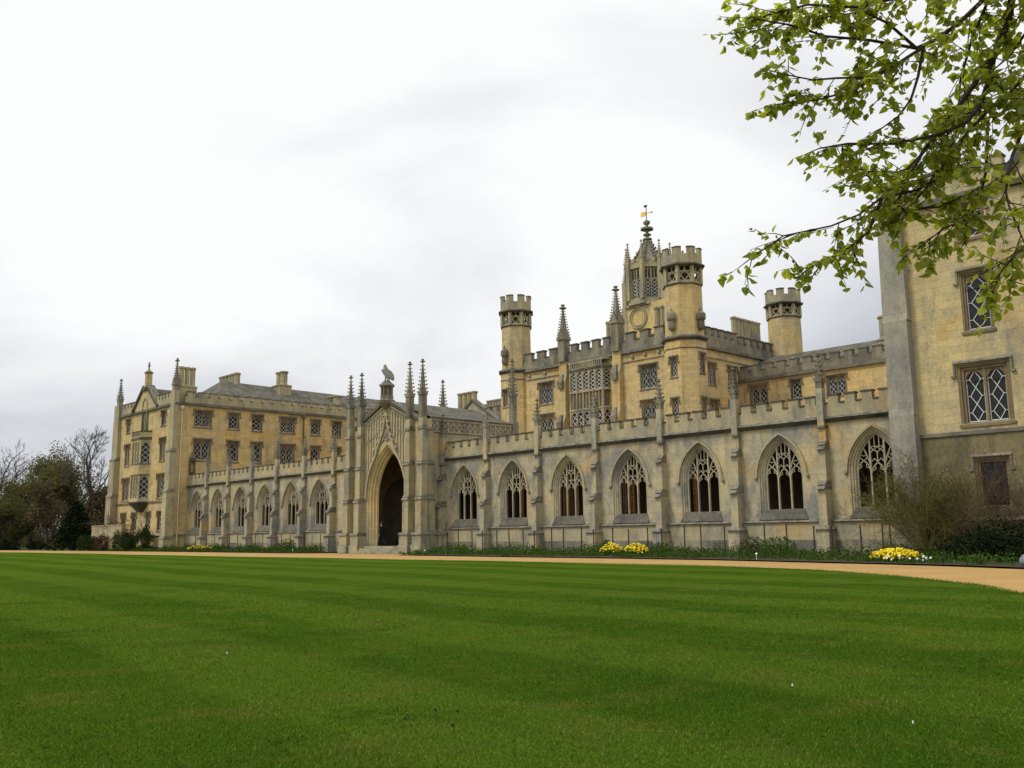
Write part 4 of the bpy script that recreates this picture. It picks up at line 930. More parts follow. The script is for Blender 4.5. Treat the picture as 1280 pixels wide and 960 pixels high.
# lantern tower on the roof
LX, LY = -62.8, 80.0
b = MB(); b.box(-65.2, -59.2, LY-1.9, LY+3.6, 18.1, 25.6); b.build('lantern_base', 'block', cb)
b = MB(); b.ngon(-63.9, LY-1.95, [1,1], [0,1], 20) if False else None
b.M = FR(-62.9, LY-1.9)
for r_, y_, w_ in ((1.15,-.16,.16),(.92,-.10,.12)): b.ribbon([(r_*math.cos(a*math.pi/12), 24.2+r_*math.sin(a*math.pi/12)) for a in range(24)], w_, y_, -.001, True)
b.box(-1.7, 1.7, -.2, -.002, 25.45, 25.75); b.build('clock_recess_moulding', 'trim', cb)
zb_ = lambda z: z if z < 26.2 else 26.2+(z-26.2)*.78
def octa(r, z0, z1, mb_, n=8): mb_.ngon(LX, LY, [r/math.cos(math.pi/8)]*2, [zb_(z0), zb_(z1)], n)
b = MB(); octa(2.35, 25.6, 26.2, b); octa(1.95, 26.2, 30.6, b); octa(2.25, 30.6, 31.4, b); 
for k in range(16): a = (k+.5)*math.pi/8; b.box(LX+2.1*math.cos(a)-.24, LX+2.1*math.cos(a)+.24, LY+2.1*math.sin(a)-.24, LY+2.1*math.sin(a)+.24, zb_(31.401), zb_(31.9))
b.build('lantern_body', 'trim', cb)
b = MB(); lg = MB(); ll = MB()
for k in range(8):
    a = k*math.pi/4
    for m_ in (b, lg, ll): m_.M = Matrix.Translation((LX+1.955*math.cos(a), LY+1.955*math.sin(a), 0)) @ Matrix.Rotation(a+math.pi/2, 4, 'Z')
    for u in (-.72,-.26 if False else 0,.72): b.box(u-.07, u+.07, -.16, -.002, 26.3, 29.5)
    for c in (-.36,.36):
        b.ribbon([(c-.28,27.95),(c-.2,28.2),(c,28.4)], .09, -.13, -.003); b.ribbon([(c+.28,27.95),(c+.2,28.2),(c,28.4)], .09, -.129, -.004)
        b.box(c-.04, c+.04, -.12, -.005, 28.4, 29.5); lg.box(c-.28, c+.28, -.02, -.001, 26.5, 28.2); lg.box(c-.28, c-.06, -.02, -.001, 28.5, 29.4); lg.box(c+.06, c+.28, -.02, -.001, 28.5, 29.4)
        for i in range(4):
            z = 26.55+i*.4; ll.ribbon([(c-.25,z),(c+.25,z+.38)], .05, -.05, -.025); ll.ribbon([(c-.25,z+.38),(c+.25,z)], .05, -.052, -.026)
b.build('lantern_tracery', 'trim', cb); lo = lg.build('lantern_window', 'glass', cb); ll.build('glazing_bars', 'bars', lo)
sp = MB()
zl = lambda z: 30.3+(z-31.4)*.83
prof = [(2.0,30.25),(1.55,zl(32.2)),(1.15,zl(32.9)),(.8,zl(33.6)),(.52,zl(34.3)),(.30,zl(35.0)),(.22,zl(35.4))]
sp.ngon(LX, LY, [a for a, z in prof], [z for a, z in prof], 8)
for r_, z in ((1.85,31.9),(1.6,32.35),(1.32,32.85),(1.08,33.3),(.85,33.75),(.66,34.2),(.48,34.6)):
    z = zl(z)
    for k in range(8): a = k*math.pi/4+math.pi/8; x, y = LX+r_*math.cos(a), LY+r_*math.sin(a); q = .2*(.6+.4*r_/1.85); sp.ngon(x, y, [.02,q,q*.9,.03], [z-q,z-q*.2,z+q*.5,z+q*1.2], 5)
sp.ngon(LX, LY, [.2,.55,.5,.2,.2,.48,.42,.18,.18,.75,.7,.22,.15,.38,.42,.1], [zl(z) for z in (34.9,35.0,35.2,35.35,35.55,35.65,35.8,35.95,36.2,36.4,36.65,36.8,37.05,37.25,37.5,37.8)], 8)
sp.build('lantern_spire', 'grey', cb)
lp = MB()
for k in range(8):
    a = k*math.pi/4+math.pi/8; x, y = LX+2.5*math.cos(a), LY+2.5*math.sin(a)
    lp.box(x-.2, x+.2, y-.2, y+.2, 26.1, 29.6); pinnacle(lp, x, y, 29.6, 30.7, 32.6, .38, .78)
lp.build('lantern_pinnacles', 'trim', cb)
for x, y, z in ((-64.75,LY-1.7,29.3),(-59.6,LY-1.4,29.9),(-66.2,LY+1.0,30.4),(-60.0,LY+2.6,31.0)):
    q = MB(); q.box(x-.28, x+.28, y-.28, y+.28, 18.2, 28.4); pinnacle(q, x, y, 28.4, z-1.0, z+.9, .42, .85)
    q.M = Matrix.Identity(4); q.tube([(x,y,27.6),(x+(LX-x)*.35,y+(LY-y)*.35,28.5),(x+(LX-x)*.6,y+(LY-y)*.6,29.6)], .14, 5); q.build('corner_pinnacle', 'trim', cb)
vn = MB(); vn.tube([(LX,LY,35.5),(LX,LY,37.2)], .045, 6); vo = vn.build('weathervane', 'iron', cb)
vg = MB(); vg.box(LX-.75, LX-.08, LY-.03, LY+.03, 36.1, 36.6); vg.tube([(LX,LY,36.35),(LX+.8,LY,36.35)], .04, 5); vg.ngon(LX+.75, LY, [.02,.14,.02], [36.2,36.35,36.5], 4); vg.build('vane', 'gold', vo)
vg = MB(); vg.tube([(LX+.2,LY,37.2),(LX,LY,37.25),(LX-.2,LY,37.18),(LX-.3,LY,37.4)], [.03,.13,.11,.03], 6); vg.build('cockerel', 'iron', vo)
# ================================================================ RANGES AT THE BACK OF THE COURT
def rng(label, X0, X1, wins, chims):
    t = thing('court_range', label, 'building', ((X0+X1)/2, 76.3, 0)); w = MB(); w.M = FR(0, 76.3)
    wall(w, X0, X1, 0, 15.4, [(u-a/2,u+a/2,z,z+h) for u,z,a,h,n_ in wins]); w.M = Matrix.Identity(4); w.poly((X0,86,0),(X1,86,0),(X1,86,15.4),(X0,86,15.4)); w.build('wall', 'ochre', t)
    for a in wins: window(t, (0, 76.3, 0), *a)
    s = MB(); s.hexa((X0,X1,76.05,76.4,15.12), (X0,X1,76.16,76.4,15.42)); s.build('cornice', 'dark', t)
    p = MB(); cp = MB(); p.M = cp.M = FR(0, 76.3); crenels(p, cp, X0, X1, 15.43, 16.1, 16.6, -.12, .3, 1.3, .6); merged('parapet', t, (p,'grey'), (cp,'dark'))
    r = MB(); r.add([(X0,76.7,15.8),(X1,76.7,15.8),(X1-.01,81,18.1),(X0+.01,81,18.1),(X1,86,15.8),(X0,86,15.8)], [(0,1,2,3),(3,2,4,5),(1,4,2),(0,3,5)]); r.build('roof', 'slate', t)
    for c in chims: chimney(t, *c[:8], along=c[8])
    return t
rng('lower ochre court range with crenellated parapet right of the tall central block', BX1+.02, -18.0, [(-47.5,12.75,2.0,2.0,2),(-43.62,13.0,1.15,1.75,1),(-39.7,12.85,1.95,1.8,2),(-32,12.85,1.95,1.8,2),(-47.5,9.2,2.0,2.2,2),(-43.6,9.2,1.15,2.2,1),(-39.7,9.2,1.95,2.2,2),(-32,9.2,1.95,2.2,2)],
    [(-36.1,-33.9,76.9,77.9,15.5,17.35,19.35,2,'x')])
rng('lower court range left of the tall central block, only parapet and chimneys showing', -95.4, BX0-.02, [(-76,12.85,1.95,1.8,2),(-82,12.85,1.95,1.8,2),(-88,12.85,1.95,1.8,2)], [(-93.0,-89.4,77.2,78.6,15.6,17.0,19.35,4,'x'),(-89.6,-86.6,79.3,80.4,15.6,17.2,18.25,6,'x')])
# court ground
sheet('court_paving', [(-95.4,49.2),(-18,49.2),(-18,76.2),(-95.4,76.2)], .02, 'gravel')
# ================================================================ GARDEN: posts, beds, flowers
def post_mesh(h):
    p = MB(); p.box(-.028, .028, -.02, .02, 0, h); p.box(-.02, .02, -.05, -.02, h-.06, h-.01); return p.mesh('iron_post', 'iron')
PO = [post_mesh(h) for h in (1.50,1.42,1.56)]
pr = [-50.87,-49.64,-48.19,-47.23,-45.78,-44.59,-43.28,-42.31,-40.82,-39.82,-38.33,-37.35,-35.86,-34.76,-33.35,-32.37,-30.85,-29.8,-28.34,-25.93,-24.76,-23.32,-22.34,-20.92,-19.88,-19.56]
pl_ = [-94.0,-92.2,-90.0,-87.54,-85.9,-82.93,-81.38,-77.95,-76.59,-73.25,-71.85,-69.57,-68.39,-67.1]
def window_of(x, cs, nm): i = min(range(len(cs)), key=lambda k: abs(cs[k]-x)); return i
ordn = ['first','second','third','fourth','fifth','sixth','seventh']
def posts(lst, cs, side):
    cnt = {}; groups = {}
    for x in lst: groups.setdefault(window_of(x, cs, side), []).append(x)
    for i, g_ in groups.items():
        for k, x in enumerate(sorted(g_)):
            o = put('iron_post', random.choice(PO), None, (x, 41.55+random.uniform(-.05,.05), .02), random.uniform(-.3,.3)); o.rotation_euler[1] = random.uniform(-.018,.018)
            pos = {1:['only'],2:['left','right'],3:['left','middle','right'],4:['leftmost','second','third','rightmost'],5:['leftmost','second','middle','fourth','rightmost'],6:['leftmost','second','third','fourth','fifth','rightmost']}[len(g_)][k]
            tag(o, '%s of the thin rusty posts under the %s cloister window %s of the gateway' % (pos, ordn[i] if side == 'right' else ordn[len(cs)-1-i], side), 'post', 'iron posts along the cloister wall')
posts(pr, [-50.7+5.0*k for k in range(7)], 'right'); posts(pl_, [-93.2+4.7*k for k in range(6)], 'left')
def leaf_quads(mb, c, n, spread, size, up=.4, flat=.0):
    cx, cy, cz = c
    for _ in range(n):
        while True:
            a, b, d = random.uniform(-1,1), random.uniform(-1,1), random.uniform(-1,1)
            if a*a+b*b+d*d <= 1: break
        p = Vector((cx+a*spread[0], cy+b*spread[1], cz+d*spread[2])); s_ = size*random.uniform(.6,1.4)
        d1 = Vector((random.gauss(0,1), random.gauss(0,1), random.gauss(0,1)*(1-flat)+up)).normalized(); d2 = d1.cross(Vector((random.gauss(0,1), random.gauss(0,1), random.gauss(0,1)))).normalized()
        mb.v += [tuple(p-d2*s_*.35), tuple(p+d1*s_*.6-d2*.0), tuple(p+d2*s_*.35), tuple(p-d1*s_*.5)]; k = len(mb.v); mb.f.append((k-4,k-3,k-2,k-1))
def raw(mb, name, mat, parent=None):
    me = bpy.data.meshes.new(name); me.from_pydata(mb.v, [], mb.f); me.materials.append(M[mat]); me.update(); return put(name, me, parent)
def bed_front(x):
    P = PE
    for a, b in zip(P, P[1:]):
        if a[0] <= x <= b[0]: return a[1]+(b[1]-a[1])*(x-a[0])/(b[0]-a[0])
    return 36
mb = MB()
for (xa, xb) in ((-113,-65.6),(-51.4,-2.5)):
    n_ = int((xb-xa)*22)
    for _ in range(n_):
        x = random.uniform(xa, xb); f = bed_front(x); t_ = random.random()**.6
        ylim = 41.2 if x < -18.6 else 39.8
        y = f+.62+(ylim-f-.62)*t_; hgt = (.14+.40*t_)*(.55+.55*abs(math.sin(x*.55+y*.7)))*random.uniform(.75,1.25)
        r_ = random.uniform(.25,.6); leaf_quads(mb, (x, y, hgt*.55), int(34*r_/.4), (r_, r_*.8, hgt*.75), .10 if x < -60 else .085, .6)
o = raw(mb, 'bed_planting', 'f_bed'); o['kind'] = 'stuff'
# separate leafy clumps in the bed
for (x, y, r_, h, nm, lab, mt) in ((-23.6,38.8,.95,.95,'leafy_plant','bright green leafy clump under the sixth window right of the gateway','f_bed'),(-25.3,39.4,.7,1.0,'leafy_plant','grey-green feathery clump under the sixth cloister window','f_olive'),
    (-35.2,40.2,.55,.85,'leafy_plant','small green tuft against the wall left of the yellow flowers','f_bed'),(-71.4,41.0,.9,1.1,'leafy_plant','green leafy clump against the wall left of the gateway','f_bed'),(-31.0,39.6,.7,.75,'leafy_plant','low green clump right of the pair of yellow flower patches','f_bed'),
    (-14.3,34.0,.45,.35,'leafy_plant','small rounded green clump at the path edge below the dark bush','f_bed'),(-12.9,33.3,.45,.4,'leafy_plant','second small green clump at the path edge, nearer the boulder','f_bed')):
    mb = MB(); leaf_quads(mb, (x,y,h*.45), int(700*r_*h), (r_,r_*.8,h*.6), .10, .8); o = raw(mb, nm, mt); tag(o, lab, 'plant', 'leafy clumps in the bed')
def flowers(name, label, x, y, rx, ry, h, n_, mat='daff', extra_white=0):
    t = thing(name, label, 'flowers', (x, y, 0), 'yellow flower patches'); mb = MB(); st_ = MB(); wh = MB()
    for i in range(n_+extra_white):
        a = random.uniform(0, 2*math.pi); q = math.sqrt(random.random()); px_, py_ = x+rx*q*math.cos(a), y+ry*q*math.sin(a); z = h*random.uniform(.55,1.05)*(1-.45*q*q)
        m_ = mb
        if i >= n_: m_ = wh; px_ += rx*.5; py_ -= ry*.6; z *= .6
        s_ = random.uniform(.03,.055); c = Vector((px_,py_,z))
        nd = Vector((random.gauss(0,.7), -1+random.gauss(0,.6), random.gauss(.4,.5))).normalized(); u = nd.cross(Vector((0,0,1))).normalized(); v = nd.cross(u)
        k = len(m_.v)
        for j in range(6): aa = j*math.pi/3; m_.v.append(tuple(c+u*s_*math.cos(aa)+v*s_*math.sin(aa)))
        m_.v.append(tuple(c+nd*s_*.5)); m_.f += [(k+j, k+(j+1)%6, k+6) for j in range(6)]
        st_.tube([(px_,py_,0),(px_+random.uniform(-.03,.03),py_,z)], .008, 3)
    for _ in range(int(n_*2.0)):
        a = random.uniform(0, 2*math.pi); q = math.sqrt(random.random()); px_, py_ = x+rx*q*math.cos(a), y+ry*q*math.sin(a)
        k = len(st_.v); dx, dy = random.gauss(0,.06), random.gauss(0,.06); hh = h*random.uniform(.5,.85); st_.v += [(px_-.012,py_,0),(px_+.012,py_,0),(px_+dx,py_+dy,hh)]; st_.f.append((k,k+1,k+2))
    raw(mb, 'petals', mat, None).parent = t; 
    raw(st_, 'stems', 'f_bed', None).parent = t
    if wh.v: raw(wh, 'white_petals', 'white', None).parent = t
    for c_ in bpy.data.objects:
        if c_.parent == t: c_.location = -t.location
flowers('daffodil_patch', 'wide patch of yellow daffodils by the path in front of the right wing', -16.55, 35.5, 1.0, .65, .52, 520, 'daff', 40)
flowers('daffodil_patch', 'left one of two yellow flower patches under the fourth window right of gateway', -34.0, 39.2, .68, .5, .72, 240)
flowers('daffodil_patch', 'right one of two yellow flower patches under the fourth window right of gateway', -32.1, 39.0, .75, .5, .70, 250)
flowers('daffodil_patch', 'faint yellow flowers in the far bed near the left wing', -85.8, 40.0, 2.2, .8, .70, 110)
# small pale plant labels / white flowers in the beds
for x, y, lab in ((-49.6,38.6,'small white tag in the bed just right of the gateway pier'),(-47.3,38.5,'white garden tag between gateway and first buttress'),(-22.9,35.9,'small white tag among plants near the path, sixth window'),
    (-66.9,38.9,'small white tag in the bed just left of the gateway piers')):
    p = MB(); p.box(-.008,.008,-.006,.006,0,.26); p.hexa((-.038,.038,-.012,.012,.25),(-.038,.038,.02,.04,.31)); o = put('plant_label', p.mesh('plant_label','white'), None, (x,y,0)); tag(o, lab, 'plant label', 'plant labels in the bed')
bo = MB(); bo.tube([(-.30,0,.06),(-.24,0,.14),(-.05,0,.24),(.14,0,.36),(.26,0,.42),(.34,0,.44)], [.03,.15,.22,.23,.16,.03], 10); o = put('boulder', bo.mesh('boulder','boulder',True), None, (-10.8,32.5,.02), .3); tag(o, 'smooth blue-grey boulder at the path edge, far right', 'boulder')
# ================================================================ PLANTS
def branchy(mb, tips, p, d, l, r, depth, nsub=(3,4), spread=.6, grav=0., shrink=.66, minr=.006, jit=.18, sides=None):
    n_ = 3 if depth > 1 else 2; pts = [p]; q = p; dd = d
    for i in range(n_):
        dd = (dd+Vector((random.gauss(0,jit), random.gauss(0,jit), random.gauss(0,jit)+grav))).normalized(); q = q+dd*l/n_; pts.append(q)
    re = max(r*.6, minr); rad = [r+(re-r)*i/n_ for i in range(n_+1)]
    mb.tube([tuple(a) for a in pts], rad, sides or (6 if depth > 3 else 4 if depth > 1 else 3))
    tips.append((q, dd, depth))
    if depth <= 0: return
    for k in range(random.randint(*nsub)):
        t_ = 1.0 if k == 0 else random.uniform(.35,1.0); i = min(int(t_*n_), n_-1); a = pts[i]+(pts[i+1]-pts[i])*(t_*n_-i)
        sp_ = spread*(.35 if k == 0 else 1.0)
        nd = (dd+Vector((random.gauss(0,sp_), random.gauss(0,sp_), random.gauss(0,sp_)*.8))).normalized()
        branchy(mb, tips, a, nd, l*shrink*random.uniform(.75,1.15), re*.75 if k else re, depth-1, nsub, spread, grav, shrink, minr, jit)
def tree(name, label, cat, x, y, h, trunk_h, r, depth, leaf=None, leaf_n=0, leaf_s=.3, leaf_spread=.6, wood='twig', nsub=(3,4), spread=.55, grav=.04, minr=.012, group=None, width=1.0, shrink=.68, seed=1):
    random.seed(seed); t = thing(name, label, cat, (x, y, 0), group); tr = MB(); tr.tube([(x,y,-.1),(x+.1,y,trunk_h*.5),(x+.0,y+.1,trunk_h)], [r*1.3,r,r*.85], 8)
    bm_ = MB(); tips = []
    H = h-trunk_h; s_ = sum(shrink**i for i in range(depth+1))
    for k in range(random.randint(4,5)):
        a = k*1.35+random.uniform(-.3,.3); tilt = .18 if k == 0 else random.uniform(.35,.8)*width
        d = Vector((math.cos(a)*tilt, math.sin(a)*tilt, 1)).normalized(); z = trunk_h*(1.0 if k == 0 else random.uniform(.72,1.0))
        branchy(bm_, tips, Vector((x,y+.05,z)), d, H/s_*(1.12 if k == 0 else random.uniform(.85,1.05)), r*.62, depth, nsub, spread, grav, shrink, minr)
    raw(tr, 'trunk', 'bark').parent = t; raw(bm_, 'branches', wood).parent = t
    if leaf:
        lf = MB()
        for p, d, dep in tips:
            if dep <= 1: leaf_quads(lf, tuple(p), leaf_n, (leaf_spread,)*3, leaf_s, .2)
        raw(lf, 'crown', leaf).parent = t
    return t
def fixkids(t):
    for c_ in bpy.data.objects:
        if c_.parent == t: c_.location = -Vector(t.location)
TG = 'trees beyond the left wing'
for args in (
    dict(name='bare_tree', label='tall bare tree with fine twigs standing just left of the wing', cat='tree', x=-132.5, y=46, h=18.3, trunk_h=8.0, r=.32, depth=5, nsub=(3,3), spread=.42, grav=.05, minr=.018, width=.8, seed=5),
    dict(name='bare_tree', label='bare tree cut by the left edge of the view', cat='tree', x=-186, y=48, h=20.5, trunk_h=6, r=.4, depth=5, nsub=(3,3), spread=.45, minr=.022, width=.9, seed=8),
    dict(name='broad_tree', label='broad rounded tree coming into pale green leaf', cat='tree', x=-171, y=50, h=16.4, trunk_h=3.2, r=.45, depth=4, leaf='f_spring', leaf_n=20, leaf_s=.30, leaf_spread=1.35, nsub=(3,4), spread=.55, minr=.03, width=1.35, seed=3),
    dict(name='broad_tree', label='second rounded budding tree, behind the tall bare one', cat='tree', x=-158, y=52, h=14.6, trunk_h=3, r=.4, depth=4, leaf='f_spring', leaf_n=18, leaf_s=.30, leaf_spread=1.3, nsub=(3,4), spread=.55, minr=.03, width=1.3, seed=13),
    dict(name='broad_tree', label='third budding tree, lowest of its row, close to the left wing', cat='tree', x=-141, y=54, h=11.5, trunk_h=3, r=.4, depth=4, leaf='f_spring', leaf_n=16, leaf_s=.28, leaf_spread=1.2, nsub=(3,4), spread=.55, minr=.03, width=1.3, seed=23),
    dict(name='brown_tree', label='low brownish bushy tree left of the dark conifer', cat='tree', x=-138, y=42.5, h=9.2, trunk_h=1.4, r=.25, depth=4, leaf='f_brown', leaf_n=11, leaf_s=.26, leaf_spread=.85, nsub=(3,4), spread=.6, minr=.02, width=1.4, seed=4),
    dict(name='brown_tree', label='brownish bushy tree right behind the dark conifer', cat='tree', x=-131, y=47.5, h=9.6, trunk_h=1.4, r=.25, depth=4, leaf='f_brown', leaf_n=11, leaf_s=.28, leaf_spread=.85, nsub=(3,4), spread=.6, minr=.02, width=1.3, seed=14),
    dict(name='brown_tree', label='brown bushy tree against the side of the left wing', cat='tree', x=-127.5, y=52.5, h=10.0, trunk_h=1.4, r=.25, depth=4, leaf='f_brown', leaf_n=11, leaf_s=.28, leaf_spread=.9, nsub=(3,4), spread=.6, minr=.02, width=1.3, seed=24),
    dict(name='willow_tree', label='olive-green drooping tree at the left edge', cat='tree', x=-146, y=40, h=7.4, trunk_h=1.2, r=.25, depth=4, leaf='f_olive', leaf_n=15, leaf_s=.24, leaf_spread=.85, nsub=(3,4), spread=.6, grav=-.02, minr=.02, width=1.5, seed=6),
    dict(name='willow_tree', label='second olive-green tree, half out of view at far left', cat='tree', x=-158, y=42, h=8.0, trunk_h=1.2, r=.25, depth=4, leaf='f_olive', leaf_n=14, leaf_s=.26, leaf_spread=.9, nsub=(3,4), spread=.6, grav=-.02, minr=.02, width=1.5, seed=16),
    ):
    t = tree(group=TG, **args); fixkids(t)
# far wood line
random.seed(21); mb = MB()
for i in range(150):
    x = random.uniform(-330,-150); y = random.uniform(75,130); h = random.uniform(5,12); leaf_quads(mb, (x,y,h*.5), 60, (4.2,4.2,h*.5), .7, .2)
for i in range(190):      # undergrowth below the trees
    x = random.uniform(-205,-116); y = random.uniform(50,60); h = random.uniform(2.6,5.6); leaf_quads(mb, (x,y,h*.42), 130, (2.4,1.6,h*.5), .30, .2)
o = raw(mb, 'far_woodland', 'f_brown'); o['kind'] = 'stuff'
# conifer
t = thing('conifer', 'dark conical evergreen tree left of the wing', 'tree', (-119.6, 40, 0), TG); tr = MB(); tr.tube([(-119.6,40,0),(-119.6,40,5.4)], [.18,.03], 6); raw(tr, 'trunk', 'bark').parent = t
mb = MB(); random.seed(31)
for i in range(520):
    z = .15+5.6*random.random()**1.25; rm = 3.15*(1-z/5.95)**.85; a = random.uniform(0,2*math.pi); r_ = rm*random.uniform(.55,1.06)
    leaf_quads(mb, (-119.6+r_*math.cos(a), 40+r_*math.sin(a), z), 16, (.34,.34,.20), .20, -.2)
leaf_quads(mb, (-119.6,40,2.0), 1500, (1.7,1.7,1.9), .3); raw(mb, 'crown', 'f_dark').parent = t; fixkids(t)
def shrub(name, label, x, y, rx, ry, h, mat, n_, s_, group=None, stems=True, cat='shrub', clumps=26, seed=1):
    random.seed(seed); t = thing(name, label, cat, (x, y, 0), group); mb = MB()
    for _ in range(clumps):
        a = random.uniform(0,2*math.pi); q = math.sqrt(random.random()); z = h*random.uniform(.2,.88)*(1-.35*q); leaf_quads(mb, (x+rx*q*.85*math.cos(a), y+ry*q*.85*math.sin(a), z), n_//clumps, (rx*.30,ry*.30,h*.20), s_, .4)
    st_ = MB()
    for _ in range(14): a = random.uniform(0,2*math.pi); st_.tube([(x,y,0),(x+rx*.4*math.cos(a),y+ry*.4*math.sin(a),h*.4),(x+rx*.75*math.cos(a),y+ry*.75*math.sin(a),h*random.uniform(.6,.95))], [.03,.02,.008], 4)
    raw(st_, 'stems', 'bark').parent = t; raw(mb, 'foliage', mat).parent = t; fixkids(t); return t
SG = 'shrubs along the foot of the left wing'
shrub('shrub', 'rounded dark olive shrub at the left end of the bed', -113.2, 39.4, 1.9, 1.3, 2.1, 'f_holly', 2600, .13, SG, seed=1)
shrub('shrub', 'red-brown shrub at the foot of the left wing', -109.9, 39.9, 2.2, 1.2, 2.1, 'f_red', 2600, .12, SG, seed=2)
shrub('shrub', 'tall dark green bush under the oriel', -105.6, 40.2, 1.9, .9, 2.7, 'f_holly', 2600, .13, SG, seed=3)
shrub('shrub', 'rounded glossy green bush right of the red-brown one', -102.8, 39.9, 1.8, 1.0, 1.9, 'f_holly', 2400, .13, SG, seed=4)
shrub('shrub', 'dark bush by the corner buttress of the left wing', -99.6, 40.3, 1.6, .8, 2.8, 'f_holly', 2200, .13, SG, seed=5)
shrub('shrub', 'low broad evergreen bush under the ground window of the right wing', -13.2, 37.4, 2.5, 1.3, 1.75, 'f_dark', 5200, .10, None, clumps=44, seed=6)
shrub('shrub', 'dark hedge-like bush under the olive trees at far left', -143, 38.6, 5.5, 1.2, 1.5, 'f_dark', 3600, .2, None, clumps=50, seed=7)
shrub('shrub', 'dark low bush beside the lawn left of the conifer', -134, 40.0, 2.0, 1.2, 1.4, 'f_dark', 1600, .18, None, seed=9)
# climber on the left wing
random.seed(41); t = thing('climber', 'leafless brown climber spread over the low wall by the left wing', 'climber', (-110, 40.6, 0)); mb = MB(); tips = []
for i in range(16):
    x = random.uniform(-113.5,-100.5); branchy(mb, tips, Vector((x,40.95,.2)), Vector((random.uniform(-.5,.5),0,1)).normalized(), 1.6, .05, 3, (2,3), .7, 0., .75, .012)
for i in range(26): x = random.uniform(-114,-104); branchy(mb, tips, Vector((x,40.3,2.6+random.uniform(-.5,.6))), Vector((random.choice((-1,1)),0,random.uniform(-.2,.3))).normalized(), 1.2, .035, 2, (2,3), .6, 0., .75, .012)
raw(mb, 'stems', 'twig_brown').parent = t; fixkids(t)
# low rough wall at the foot of the left wing's outer corner
q = MB(); q.box(-114.2,-105.2,40.0,40.45,0,2.75); q.box(-114.3,-105.1,39.95,40.5,2.751,2.85); o = q.build('garden_wall', 'trim'); tag(o, 'low weathered stone wall in front of the outer corner of the left wing', 'wall')
# twiggy shrubs by the right wing
def twig_shrub(name, label, x, y, n_, h, wx, wy, wood, leaf=None, lp=0, ls=.05, seed=1, ln=(2,3), r0=.028, zb=.1):
    random.seed(seed); t = thing(name, label, 'shrub', (x, y, 0)); mb = MB(); tips = []
    for i in range(n_):
        a = random.uniform(0,2*math.pi); d = Vector((math.cos(a)*wx*random.uniform(.1,1), math.sin(a)*wy*random.uniform(.1,1), 1)).normalized()
        branchy(mb, tips, Vector((x+random.uniform(-.3,.3),y+random.uniform(-.2,.2),zb)), d, h*.42*random.uniform(.8,1.2), r0, 4, ln, .5, .0, .72, .0045, .16)
    raw(mb, 'stems', wood).parent = t
    if leaf:
        lf = MB()
        for p, d, dep in tips:
            if dep <= 2: leaf_quads(lf, tuple(p), lp, (.10,.10,.10), ls, .2)
        raw(lf, 'foliage', leaf).parent = t
    fixkids(t); return t
twig_shrub('twiggy_shrub', 'tall airy shrub of fine olive twigs against the last cloister window', -16.9, 38.9, 30, 3.7, 1.05, .35, 'twig_green', 'f_olive', 3, .045, 2, (3,4))
twig_shrub('twiggy_shrub', 'bare-stemmed shrub with dark forked stems left of the ground window', -15.0, 38.7, 9, 3.7, .9, .3, 'twig_brown', None, 0, .05, 3, (2,4), .03)
twig_shrub('red_leaved_shrub', 'tangled shrub with small red young leaves over the ground window', -12.6, 39.2, 9, 3.7, .8, .3, 'twig_brown', 'f_redleaf', 1, .05, 4, (2,4), .03)
# ================================================================ PERSON in the doorway
def skin_body(name, pts, edges, rad, mat, parent=None, sub=1):
    me = bpy.data.meshes.new(name); me.from_pydata(pts, edges, []); o = link(bpy.data.objects.new(name, me)); sk = o.modifiers.new('s', 'SKIN'); 
    for i, r_ in enumerate(rad): me.skin_vertices[0].data[i].radius = (r_, r_) if isinstance(r_, float) else r_
    me.skin_vertices[0].data[0].use_root = True; sb = o.modifiers.new('d', 'SUBSURF'); sb.levels = sb.render_levels = sub
    dg = bpy.context.evaluated_depsgraph_get(); ev = bpy.data.meshes.new_from_object(o.evaluated_get(dg)); o.modifiers.clear(); o.data = ev; ev.materials.clear(); ev.materials.append(M[mat])
    for p_ in ev.polygons: p_.use_smooth = True
    if parent: o.parent = parent
    return o
PX, PY, PZ = -59.15, 41.95, .5
t = thing('person', 'person in dark coat and trousers striding through the gateway arch', 'person', (PX, PY, PZ))
J = dict(pel=(0,0,.92), wst=(0,0,1.08), chs=(.0,0,1.30), nck=(-.01,0,1.46), hd0=(-.03,0,1.55), hd1=(-.04,0,1.68), hipL=(0,-.09,.88), hipR=(0,.09,.88), knL=(-.16,-.09,.50), knR=(.12,.09,.48), anL=(-.30,-.09,.10), anR=(.34,.10,.16), toL=(-.44,-.09,.04), toR=(.24,.10,.05),
    shL=(0,-.17,1.38), shR=(0,.17,1.38), elL=(.10,-.23,1.12), elR=(-.06,.23,1.12), wrL=(.02,-.24,.88), wrR=(-.22,.22,.93))
def chain(keys, edges, rad, nm, mat, extra=None):
    idx = {k: i for i, k in enumerate(keys)}; return skin_body(nm, [J[k] for k in keys], [(idx[a], idx[b]) for a, b in edges], rad, mat, t)
K = ['pel','wst','chs','nck','hd0','hd1','hipL','hipR','knL','knR','anL','anR','shL','shR','elL','elR','wrL','wrR']
Eg = [('pel','wst'),('wst','chs'),('chs','nck'),('nck','hd0'),('hd0','hd1'),('pel','hipL'),('pel','hipR'),('hipL','knL'),('hipR','knR'),('knL','anL'),('knR','anR'),('chs','shL'),('chs','shR'),('shL','elL'),('shR','elR'),('elL','wrL'),('elR','wrR')]
hx = []
